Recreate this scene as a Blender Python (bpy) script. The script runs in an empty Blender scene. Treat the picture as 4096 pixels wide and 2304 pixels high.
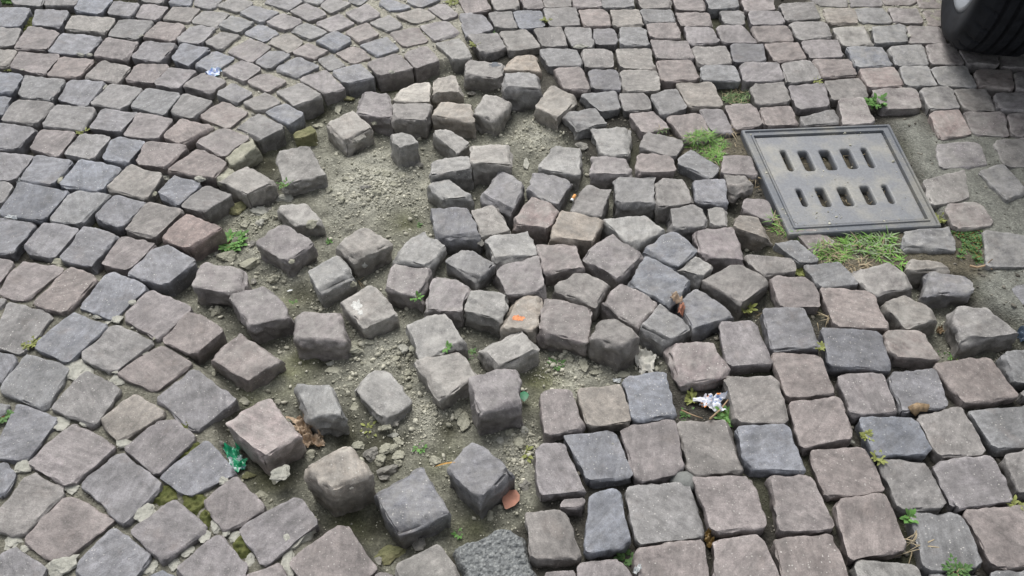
import bpy, bmesh, math, random
import numpy as np
from mathutils import Vector, Matrix
from mathutils.bvhtree import BVHTree
random.seed(7); RNG = np.random.default_rng(7)
SC = bpy.context.scene; COL = SC.collection

# ------------------------------------------------------------------ camera, sky, sun, exposure
FOV, PITCH, ROLL, CAMH = math.radians(62), math.radians(47), math.radians(-1), 1.42
cd = bpy.data.cameras.new('camera'); cam = bpy.data.objects.new('camera', cd); COL.objects.link(cam)
cd.sensor_width = 36; cd.lens = 18 / math.tan(FOV / 2); cd.clip_start = 0.02; cd.clip_end = 500
_cr, _sr, _cp, _sp = math.cos(ROLL), math.sin(ROLL), math.cos(PITCH), math.sin(PITCH)
CX, CY, CZ = Vector((_cr, _sr*_sp, _sr*_cp)), Vector((-_sr, _cr*_sp, _cr*_cp)), Vector((0, -_cp, _sp))
cam.matrix_world = Matrix(((CX.x, CY.x, CZ.x, 0), (CX.y, CY.y, CZ.y, 0), (CX.z, CY.z, CZ.z, CAMH), (0, 0, 0, 1)))
SC.camera = cam
SUN_EL, SUN_AZ = math.radians(58), math.radians(-12)        # azimuth measured from +Y (away from the viewer) towards +X
w = bpy.data.worlds.new('World'); SC.world = w; w.use_nodes = True
nt = w.node_tree; nt.nodes.clear()
o_ = nt.nodes.new('ShaderNodeOutputWorld'); b_ = nt.nodes.new('ShaderNodeBackground')
sky = nt.nodes.new('ShaderNodeTexSky'); sky.sky_type = 'NISHITA'; sky.sun_disc = False
sky.sun_elevation = SUN_EL; sky.sun_rotation = SUN_AZ; sky.air_density = 1.0; sky.dust_density = 3.0; sky.ozone_density = 1.0
hs = nt.nodes.new('ShaderNodeHueSaturation'); hs.inputs['Saturation'].default_value = 0.22   # an overcast sky is nearly grey
nt.links.new(sky.outputs[0], hs.inputs['Color']); nt.links.new(hs.outputs[0], b_.inputs[0]); b_.inputs[1].default_value = 0.12
nt.links.new(b_.outputs[0], o_.inputs[0])
sl = bpy.data.lights.new('sun', 'SUN'); sl.energy = 1.9; sl.angle = math.radians(40); sl.color = (1.0, 0.97, 0.92)
sun = bpy.data.objects.new('sun', sl); COL.objects.link(sun)
sd = Vector((math.sin(SUN_AZ)*math.cos(SUN_EL), math.cos(SUN_AZ)*math.cos(SUN_EL), math.sin(SUN_EL)))
sun.rotation_euler = sd.to_track_quat('Z', 'Y').to_euler()
SC.view_settings.view_transform = 'Standard'; SC.view_settings.look = 'None'
SC.view_settings.exposure = 0.65; SC.view_settings.gamma = 1.0; SC.view_settings.use_curve_mapping = False

# ------------------------------------------------------------------ helpers
TS = 2.1046                                                  # reading scale of the measured tiles
TILES = {'A': (0, 0), 'B': (957, 0), 'C': (1915, 0), 'D': (2872, 0), 'E': (0, 538), 'F': (957, 538), 'G': (1915, 538), 'H': (2872, 538),
         'I': (0, 1077), 'J': (957, 1077), 'K': (1915, 1077), 'L': (2872, 1077), 'M': (0, 1616), 'N': (957, 1616), 'O': (1915, 1616), 'P': (2872, 1616)}
FPX = 2048 / math.tan(FOV / 2)
def full(t, x, y): return TILES[t][0] + x / TS, TILES[t][1] + y / TS
def ray(X, Y):
    a, b = (X - 2048) / FPX, -(Y - 1152) / FPX
    return Vector((CX.x*a + CY.x*b - CZ.x, CX.y*a + CY.y*b - CZ.y, CX.z*a + CY.z*b - CZ.z))
def plane(X, Y, z=0.0):
    d = ray(X, Y); k = (z - CAMH) / d.z
    return np.array((d.x*k, d.y*k, z))
def v4(x, y, z=0.0): return plane(x*1.59006, y*1.59006, z)     # from whole-picture readings 2576 wide

def _hash(i, j, k, s):
    h = (i*374761393 + j*668265263 + k*2147483647 + s*974711) & 0xffffffff
    h = ((h ^ (h >> 13)) * 1274126177) & 0xffffffff
    h = ((h ^ (h >> 16)) * 2246822519) & 0xffffffff
    return ((h ^ (h >> 15)) & 0xffff) / 32767.5 - 1
def vnoise(P, s=0):
    P = np.asarray(P, float); I = np.floor(P).astype(np.int64); F = P - I; F = F*F*F*(F*(F*6-15)+10)
    r = 0
    for a in (0, 1):
        wa = F[:, 0] if a else 1-F[:, 0]
        for b in (0, 1):
            wb = F[:, 1] if b else 1-F[:, 1]
            for c in (0, 1):
                wc = F[:, 2] if c else 1-F[:, 2]
                r = r + wa*wb*wc*_hash(I[:, 0]+a, I[:, 1]+b, I[:, 2]+c, s)
    return r
def fbm(P, o=3, s=0):
    r = 0; a = 1.0
    for i in range(o): r = r + a*vnoise(P*2**i + 17.3*i, s+i); a *= .5
    return r

def new_mesh(name, V, F, mat, smooth=True):
    me = bpy.data.meshes.new(name)
    me.from_pydata([tuple(map(float, v)) for v in V], [], [tuple(map(int, f)) for f in F])
    if smooth: me.polygons.foreach_set('use_smooth', [True]*len(me.polygons))
    for m in (mat if isinstance(mat, (list, tuple)) else [mat]): me.materials.append(m)
    me.update(); return me
def put(name, me, parent=None, loc=(0, 0, 0)):
    o = bpy.data.objects.new(name, me); COL.objects.link(o); o.location = loc
    if parent: o.parent = parent
    return o
def empty(name, loc): 
    o = bpy.data.objects.new(name, None); COL.objects.link(o); o.location = loc; o.empty_display_size = .02; return o
def tag(o, label, cat, group=None):
    o['label'] = label; o['category'] = cat
    if group: o['group'] = group
    return o
def child(name, V, F, mat, parent, smooth=True):             # V in world coordinates, parent an Empty without rotation
    return put(name, new_mesh(name, np.asarray(V) - np.array(parent.location), F, mat, smooth), parent)

class MB:
    def __init__(s): s.V = []; s.F = []
    def add(s, V, F):
        n = len(s.V); s.V += [tuple(v) for v in V]; s.F += [tuple(i+n for i in f) for f in F]
    def tube(s, P, r0, r1=None, n=5):
        r1 = r0 if r1 is None else r1; V = []; F = []; m = len(P)
        for i, p in enumerate(P):
            p = Vector(p); t = (Vector(P[min(i+1, m-1)]) - Vector(P[max(i-1, 0)])).normalized()
            u = t.orthogonal().normalized(); q = t.cross(u); r = r0 + (r1-r0)*i/max(1, m-1)
            for k in range(n): V.append(p + (u*math.cos(6.2832*k/n) + q*math.sin(6.2832*k/n))*r)
        for i in range(m-1):
            for k in range(n): F.append((i*n+k, i*n+(k+1) % n, (i+1)*n+(k+1) % n, (i+1)*n+k))
        F.append(tuple(range(n-1, -1, -1))); F.append(tuple(range((m-1)*n, m*n))); s.add(V, F)
    def leaf(s, p, d, L, W, up=Vector((0, 0, 1)), bend=.3, fold=.25):
        p = Vector(p); d = Vector(d).normalized(); side = d.cross(up)
        if side.length < 1e-3: side = Vector((1, 0, 0))
        side.normalize(); nrm = side.cross(d).normalized(); V = []
        for t, wd in ((0, .12), (.25, .75), (.55, 1), (.82, .7), (1, .03)):
            c = p + d*(L*t) - nrm*(bend*L*t*t)
            V += [c - side*(W*wd/2) + nrm*(fold*W*wd/2), c, c + side*(W*wd/2) + nrm*(fold*W*wd/2)]
        F = []
        for i in range(4):
            for k in (0, 1): F.append((3*i+k, 3*i+k+1, 3*i+k+4, 3*i+k+3))
        s.add(V, F)
    def blade(s, p, d, L, W, droop=.6, n=5):
        p = Vector(p); d = Vector(d).normalized(); side = Vector((-d.y, d.x, 0)); 
        if side.length < 1e-3: side = Vector((1, 0, 0))
        side.normalize(); V = []; c = p.copy(); dd = d.copy()
        for i in range(n+1):
            wd = W*(1-(i/n)**1.6)+.0002; V += [c-side*wd/2, c+side*wd/2]
            dd = (dd + Vector((d.x, d.y, -.9))*(droop/n)).normalized(); c = c + dd*(L/n)
        s.add(V, [(2*i, 2*i+1, 2*i+3, 2*i+2) for i in range(n)])

# ------------------------------------------------------------------ materials
def nodes(name):
    m = bpy.data.materials.new(name); m.use_nodes = True; t = m.node_tree; bs = t.nodes['Principled BSDF']
    def N(ty, **kw):
        n = t.nodes.new(ty)
        for k, v in kw.items():
            if hasattr(n, k): setattr(n, k, v)
        return n
    return m, t, bs, N, t.links.new
def setin(n, **kw):
    for k, v in kw.items(): n.inputs[k.replace('_', ' ')].default_value = v
    return n
def mixc(N, L, a, b, f, mode='MIX'):
    n = N('ShaderNodeMix', data_type='RGBA', blend_type=mode)
    for s, v in ((n.inputs[6], a), (n.inputs[7], b), (n.inputs[0], f)):
        if hasattr(v, 'links') or hasattr(v, 'is_linked'): L(v, s)
        else: s.default_value = v if not isinstance(v, tuple) or len(v) == 4 else (*v, 1)
    return n.outputs[2]
def ramp(N, L, src, stops):
    r = N('ShaderNodeValToRGB'); e = r.color_ramp.elements
    while len(e) < len(stops): e.new(.5)
    for q, (p, c) in zip(e, stops): q.position = p; q.color = (c, c, c, 1) if not isinstance(c, tuple) else (*c, 1)
    L(src, r.inputs[0]); return r.outputs[0]

def stone_material(name, island=False):
    m, t, bs, N, L = nodes(name)
    tc = N('ShaderNodeTexCoord'); oi = N('ShaderNodeObjectInfo')
    if island:
        ge = N('ShaderNodeNewGeometry'); rnd = ge.outputs['Random Per Island']
        col = N('ShaderNodeValToRGB'); e = col.color_ramp.elements; e[0].color = (.15, .155, .17, 1); e[1].color = (.21, .185, .165, 1)
        L(rnd, col.inputs[0]); base = col.outputs[0]
    else: rnd = oi.outputs['Random']; base = oi.outputs['Color']
    mul = N('ShaderNodeMath', operation='MULTIPLY'); mul.inputs[1].default_value = 57.0; L(rnd, mul.inputs[0])
    ad = N('ShaderNodeVectorMath', operation='ADD'); L(tc.outputs['Object'], ad.inputs[0]); L(mul.outputs[0], ad.inputs[1]); co = ad.outputs[0]
    def noise(sc, de=5, ro=.6, vec=co):
        n = N('ShaderNodeTexNoise'); setin(n, Scale=sc, Detail=de, Roughness=ro); L(vec, n.inputs['Vector']); return n.outputs['Fac']
    big = noise(16, 4); mid = noise(70, 6, .7); fine = noise(420, 3, .7)
    rot = N('ShaderNodeVectorRotate', rotation_type='EULER_XYZ'); L(co, rot.inputs['Vector'])
    cv = N('ShaderNodeCombineXYZ'); L(mul.outputs[0], cv.inputs[2]); L(cv.outputs[0], rot.inputs['Rotation'])
    mp = N('ShaderNodeMapping'); mp.inputs['Scale'].default_value = (14, 90, 40); L(rot.outputs[0], mp.inputs[0])
    streak = noise(1.0, 4, .65, mp.outputs[0])
    c = mixc(N, L, base, ramp(N, L, big, [(.36, .74), (.5, 1.0), (.64, 1.22)]), 1.0, 'MULTIPLY')
    c = mixc(N, L, c, ramp(N, L, streak, [(.36, .78), (.5, 1.0), (.64, 1.18)]), .8, 'MULTIPLY')
    c = mixc(N, L, c, ramp(N, L, mid, [(.36, .66), (.5, 1.0), (.64, 1.30)]), .75, 'MULTIPLY')
    c = mixc(N, L, c, ramp(N, L, fine, [(.36, .70), (.5, 1.0), (.64, 1.30)]), .6, 'MULTIPLY')
    rust = noise(22, 3); f = ramp(N, L, rust, [(.58, 0.), (.80, .22)]); c = mixc(N, L, c, (.22, .168, .14), f)
    vo = N('ShaderNodeTexVoronoi'); setin(vo, Scale=210.0); L(co, vo.inputs['Vector'])
    sz = N('ShaderNodeSeparateColor'); L(vo.outputs['Color'], sz.inputs[0])
    thr = N('ShaderNodeMath', operation='MULTIPLY'); thr.inputs[1].default_value = .34
    pw = N('ShaderNodeMath', operation='POWER'); pw.inputs[1].default_value = 4.0; L(sz.outputs[0], pw.inputs[0]); L(pw.outputs[0], thr.inputs[0])
    lt = N('ShaderNodeMath', operation='LESS_THAN'); L(vo.outputs['Distance'], lt.inputs[0]); L(thr.outputs[0], lt.inputs[1])
    f2 = N('ShaderNodeMath', operation='MULTIPLY'); L(lt.outputs[0], f2.inputs[0]); L(ramp(N, L, rnd, [(0., .12), (1., .62)]), f2.inputs[1])
    c = mixc(N, L, c, (.52, .50, .47), f2.outputs[0])
    vd = N('ShaderNodeTexVoronoi'); setin(vd, Scale=120.0); L(co, vd.inputs['Vector'])
    c = mixc(N, L, c, (.05, .048, .045), ramp(N, L, vd.outputs['Distance'], [(.06, .5), (.14, 0.)]))
    if not island:
        du = ramp(N, L, noise(26, 6, .75), [(.38, 0.), (.66, 1.)])
        dm = N('ShaderNodeMath', operation='MULTIPLY'); L(du, dm.inputs[0]); L(oi.outputs['Alpha'], dm.inputs[1])
        c = mixc(N, L, c, (.36, .35, .325), dm.outputs[0])
        at = N('ShaderNodeAttribute', attribute_name='earth')
        sm = N('ShaderNodeMath', operation='MULTIPLY'); L(at.outputs['Fac'], sm.inputs[0]); L(ramp(N, L, noise(34, 6, .7), [(.30, .25), (.62, 1.)]), sm.inputs[1])
        c = mixc(N, L, c, (.108, .098, .085), sm.outputs[0])
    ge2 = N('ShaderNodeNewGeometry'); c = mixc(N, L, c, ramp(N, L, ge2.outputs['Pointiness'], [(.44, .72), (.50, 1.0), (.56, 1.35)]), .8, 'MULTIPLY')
    L(c, bs.inputs['Base Color']); setin(bs, Roughness=.62); bs.inputs['Specular IOR Level'].default_value = .5
    bu = N('ShaderNodeBump'); setin(bu, Strength=.75, Distance=.0030); L(mid, bu.inputs['Height'])
    b2 = N('ShaderNodeBump'); setin(b2, Strength=.6, Distance=.0012); L(fine, b2.inputs['Height']); L(bu.outputs[0], b2.inputs['Normal'])
    b3 = N('ShaderNodeBump'); setin(b3, Strength=.5, Distance=.0022); L(streak, b3.inputs['Height']); L(b2.outputs[0], b3.inputs['Normal'])
    rg = N('ShaderNodeTexNoise', noise_type='RIDGED_MULTIFRACTAL'); setin(rg, Scale=38., Detail=5., Roughness=.6); L(co, rg.inputs['Vector'])
    b4 = N('ShaderNodeBump'); setin(b4, Strength=.45, Distance=.0022); L(rg.outputs['Fac'], b4.inputs['Height']); L(b3.outputs[0], b4.inputs['Normal'])
    L(b4.outputs[0], bs.inputs['Normal']); return m
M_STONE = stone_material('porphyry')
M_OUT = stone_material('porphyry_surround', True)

def grain_material(name, c0, c1, rough=.95, scale=160, island=True, bump=.004):
    m, t, bs, N, L = nodes(name); ge = N('ShaderNodeNewGeometry'); tc = N('ShaderNodeTexCoord')
    n = N('ShaderNodeTexNoise'); setin(n, Scale=float(scale), Detail=5., Roughness=.7); L(tc.outputs['Object'], n.inputs['Vector'])
    if island: base = mixc(N, L, c0, c1, ge.outputs['Random Per Island'])
    else:
        n2 = N('ShaderNodeTexNoise'); setin(n2, Scale=scale/6., Detail=4.); L(tc.outputs['Object'], n2.inputs['Vector'])
        base = mixc(N, L, c0, c1, ramp(N, L, n2.outputs['Fac'], [(.3, 0.), (.7, 1.)]))
    c = mixc(N, L, base, ramp(N, L, n.outputs['Fac'], [(.25, .6), (.5, 1.), (.75, 1.25)]), .8, 'MULTIPLY')
    L(c, bs.inputs['Base Color']); setin(bs, Roughness=rough); bs.inputs['Specular IOR Level'].default_value = .2
    bu = N('ShaderNodeBump'); setin(bu, Strength=.7, Distance=bump); L(n.outputs['Fac'], bu.inputs['Height']); L(bu.outputs[0], bs.inputs['Normal'])
    return m
M_GRAVEL = grain_material('gravel', (.25, .245, .195), (.52, .505, .42), bump=.001)
M_CRUMB = grain_material('mortar_crumb', (.27, .265, .235), (.46, .45, .39), bump=.001)
M_FINE = grain_material('joint_grit', (.07, .065, .055), (.24, .225, .19), bump=.001)
M_MORTAR = grain_material('mortar', (.29, .29, .255), (.40, .395, .35), island=False)
M_MORTY = grain_material('weathered_mortar', (.25, .247, .195), (.37, .362, .295), island=False)
M_MORTM = grain_material('mossy_mortar', (.13, .135, .07), (.22, .21, .12), island=False)
M_GREYR = grain_material('grey_rubble', (.17, .165, .15), (.27, .26, .235), island=False)
M_CLOD = grain_material('earth_clod', (.16, .155, .12), (.27, .26, .20), island=False)
def asphalt_material():
    m, t, bs, N, L = nodes('asphalt_aggregate'); tc = N('ShaderNodeTexCoord'); v = N('ShaderNodeTexVoronoi'); setin(v, Scale=210.0); L(tc.outputs['Object'], v.inputs['Vector'])
    s = N('ShaderNodeSeparateColor'); L(v.outputs['Color'], s.inputs[0]); c = ramp(N, L, s.outputs[0], [(0., (.14, .148, .15)), (.6, (.19, .20, .202)), (1., (.27, .28, .275))])
    c = mixc(N, L, c, ramp(N, L, v.outputs['Distance'], [(.25, 1.), (.65, .72)]), 1., 'MULTIPLY'); L(c, bs.inputs['Base Color']); setin(bs, Roughness=.9)
    b = N('ShaderNodeBump', invert=True); setin(b, Strength=.6, Distance=.002); L(v.outputs['Distance'], b.inputs['Height']); L(b.outputs[0], bs.inputs['Normal']); return m
M_ASPH = asphalt_material()
M_MOSS = grain_material('moss', (.060, .072, .022), (.125, .132, .048), island=False, scale=420, bump=.004)
M_PEB = grain_material('pebble_grey', (.13, .135, .13), (.19, .195, .185), rough=.6, island=False, bump=.001)

def flat_material(name, c, rough=.6, var=.25, scale=60, spec=.3, trans=0., metal=0.):
    m, t, bs, N, L = nodes(name); tc = N('ShaderNodeTexCoord'); ge = N('ShaderNodeNewGeometry')
    n = N('ShaderNodeTexNoise'); setin(n, Scale=float(scale), Detail=4.); L(tc.outputs['Object'], n.inputs['Vector'])
    cc = mixc(N, L, (*c, 1), ramp(N, L, n.outputs['Fac'], [(.25, 1-2*var), (.5, 1.), (.75, 1+var)]), 1., 'MULTIPLY')
    cc = mixc(N, L, cc, ramp(N, L, ge.outputs['Random Per Island'], [(0., 1-var), (1., 1+var)]), 1., 'MULTIPLY')
    L(cc, bs.inputs['Base Color']); setin(bs, Roughness=rough, Metallic=metal); bs.inputs['Specular IOR Level'].default_value = spec
    if trans: bs.inputs['Transmission Weight'].default_value = trans
    return m
M_LEAF = flat_material('weed_leaf', (.075, .15, .045)); M_LEAFY = flat_material('yellow_weed_leaf', (.19, .21, .06))
M_LEAFB = flat_material('bright_leaf', (.095, .21, .05)); M_GRASS = flat_material('grass_blade', (.12, .19, .075))
M_PALEG = flat_material('pale_grass_blade', (.20, .25, .15)); M_TUFT = flat_material('tuft_blade', (.14, .28, .055)); M_DRY = flat_material('dry_straw', (.27, .22, .14))
M_REDST = flat_material('red_stem', (.30, .10, .05)); M_STEM = flat_material('green_stem', (.16, .19, .06)); M_TWIG = flat_material('dry_twig', (.30, .21, .13))
M_DEAD = flat_material('dead_leaf', (.46, .35, .25), var=.3, scale=90); M_RUSS = flat_material('russet_leaf', (.36, .17, .115), var=.15)
M_OLIVE = flat_material('olive_leaf', (.20, .13, .045), var=.3, scale=90, rough=.4); M_WOOD = flat_material('rotten_wood', (.24, .17, .10), var=.35, scale=120)
M_STRAW = flat_material('orange_straw', (.42, .24, .07)); M_GREENL = flat_material('dark_green_leaf', (.012, .13, .055), rough=.35)
M_WHITE = flat_material('white_scrap', (.68, .70, .70), var=.12); M_PAPER = flat_material('torn_paper', (.44, .43, .39), var=.2)
M_BLACK = flat_material('black_plastic', (.015, .017, .02), rough=.4); M_NAVY = flat_material('navy_plastic', (.04, .06, .09), rough=.3)
M_ORANGE = flat_material('orange_paint', (.55, .20, .08), var=.3, scale=160); M_WPAINT = flat_material('white_paint', (.44, .44, .42), var=.25, scale=160)
M_DPAINT = flat_material('dark_tar', (.085, .095, .11)); M_FILTER = flat_material('filter_paper', (.62, .30, .10), var=.15, scale=300)
M_ASH = flat_material('burnt_tip', (.02, .018, .015)); M_RUBBER = flat_material('tyre_rubber', (.011, .0125, .016), rough=.75, var=.25, scale=25, spec=.2)
M_ALLOY = flat_material('wheel_alloy', (.20, .215, .235), rough=.45, metal=.2, var=.08)
M_CARP = flat_material('car_paint', (.10, .12, .15), rough=.3, var=.03, spec=.5); M_GLASS = flat_material('car_glass', (.02, .024, .028), rough=.08, var=.02, spec=.6)
M_TAIL = flat_material('tail_lamp_red', (.30, .015, .012), rough=.2, var=.05, spec=.5)

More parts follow.
